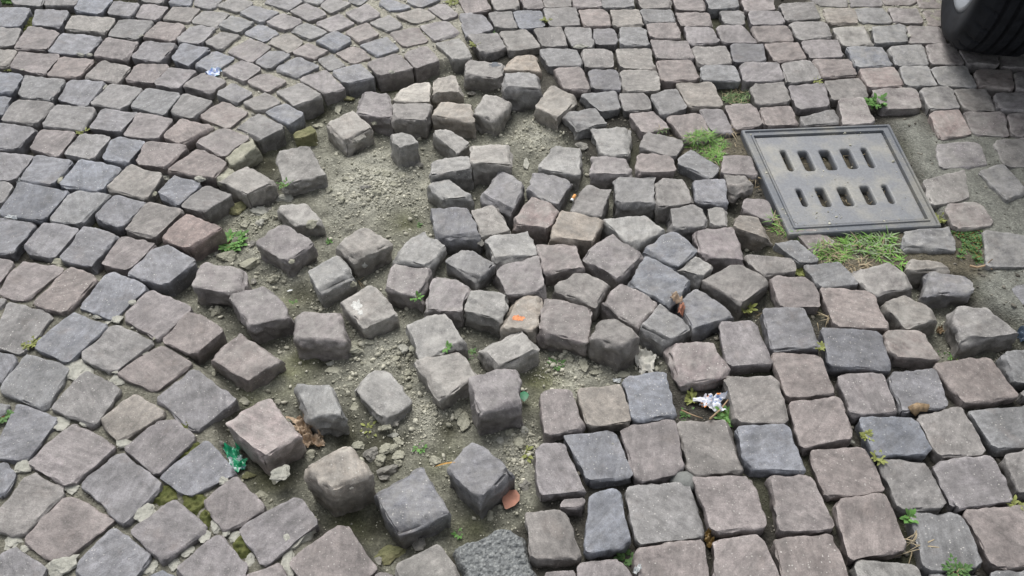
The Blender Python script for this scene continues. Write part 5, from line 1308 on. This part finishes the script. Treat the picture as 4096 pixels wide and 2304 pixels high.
tuft('H', 650, 720, 80, 40, 110, 'dry straw tuft on the lower left grate corner', .028, ((M_DRY, 'dry_tuft', .8), (M_GRASS, 'green_tuft', .2)), seed=7)
tuft('H', 1280, 930, 225, 105, 560, 'large pale grass clump below the drain grate', .034, ((M_PALEG, 'pale_tuft', .4), (M_TUFT, 'green_tuft', .5), (M_DRY, 'dry_tuft', .1)), seed=8, up=.9, W=.0036)
tuft('H', 960, 1000, 150, 75, 620, 'green weedy grass left of the large pale clump', .024, ((M_TUFT, 'green_tuft', .6), (M_DRY, 'dry_tuft', .4)), seed=9)
tuft('H', 1510, 1075, 110, 30, 90, 'drooping green grass at the right end of the pale clump', .036, ((M_TUFT, 'green_tuft', .8), (M_DRY, 'dry_tuft', .2)), seed=10, up=.4, W=.0036)
tuft('H', 1180, 1090, 150, 40, 110, 'dry brown grass roots below the large pale clump', .035, ((M_DRY, 'dry_tuft', 1.),), seed=11, up=.4)
tuft('L', 850, 430, 80, 60, 110, 'dry brown grass in the joint beside the grey sett', .03, ((M_DRY, 'dry_tuft', 1.),), seed=12, up=.3, W=.0015)
tuft('L', 310, 395, 90, 30, 70, 'dry brown grass below the large grey cube', .03, ((M_DRY, 'dry_tuft', 1.),), seed=13, up=.3, W=.0015)
tuft('P', 1630, 1190, 60, 90, 60, 'dry brown straw in the lower right joint', .04, ((M_DRY, 'dry_tuft', 1.),), seed=14, up=.15, W=.0018)
tuft('F', 990, 1240, 30, 30, 9, 'dry forked straw between two pale loose cubes', .035, ((M_DRY, 'dry_tuft', 1.),), seed=15, up=.8, W=.0018)
tuft('D', 120, 1180, 60, 90, 120, 'brown straw litter along the left side of the grate', .03, ((M_DRY, 'dry_tuft', 1.),), seed=16, up=.2, W=.0018)
tuft('H', 320, 430, 60, 60, 90, 'brown straw litter at the lower left side of the grate', .03, ((M_DRY, 'dry_tuft', 1.),), seed=17, up=.2, W=.0018)
moss('M', 1390, 770, 145, 105, 'large olive moss patch between setts at lower left', 1, hgt=.007)
moss('M', 1630, 840, 115, 115, 'olive moss patch touching the large moss patch on its right', 2, hgt=.007)
moss('M', 1730, 1000, 60, 90, 'narrow moss strip below the two larger moss patches', 3, hgt=.010)
moss('M', 2050, 1200, 100, 110, 'moss strip in the joint beside a purple sett at bottom left', 4)
moss('M', 1560, 185, 60, 50, 'small bright moss spot at the foot of the bluish edge sett', 5, hgt=.007)
moss('M', 1570, 380, 90, 80, 'moss in the joint right of the rust-patched pink sett', 6)
moss('A', 230, 170, 70, 110, 'moss in a wide joint in the upper left paving', 7, hgt=.010)
moss('D', 1410, 400, 30, 20, 'tiny moss spot between two setts near the tyre', 10)
for (tl, pts, rad, lb) in (('H', [(2110,1125),(2170,1140),(2230,1125),(2300,1070)], .0028, 'forked reddish dry twig lying at the right of the weed clump'), ('K', [(1940,1280),(2030,1200),(2100,1110)], .0022, 'bare brown twig crossing the orange-printed wrapper'), ('O', [(1700,70),(1790,110),(1880,140)], .0016, 'thin red stem left of the wrapper weed')):
    V = [at(tl, *q)[0] + Vector((0, 0, .008)) for q in pts]; mb = MB(); mb.tube(V, rad, rad*.6, 6)
    if tl == 'H': mb.tube([V[2], at(tl, 2300, 1150)[0]+Vector((0, 0, .006))], rad*.8, rad*.4, 6)
    tag(put('twig', new_mesh('twig', np.array([tuple(v) for v in mb.V])-np.array(V[0]), mb.F, M_TWIG), None, V[0]), lb, 'twig')
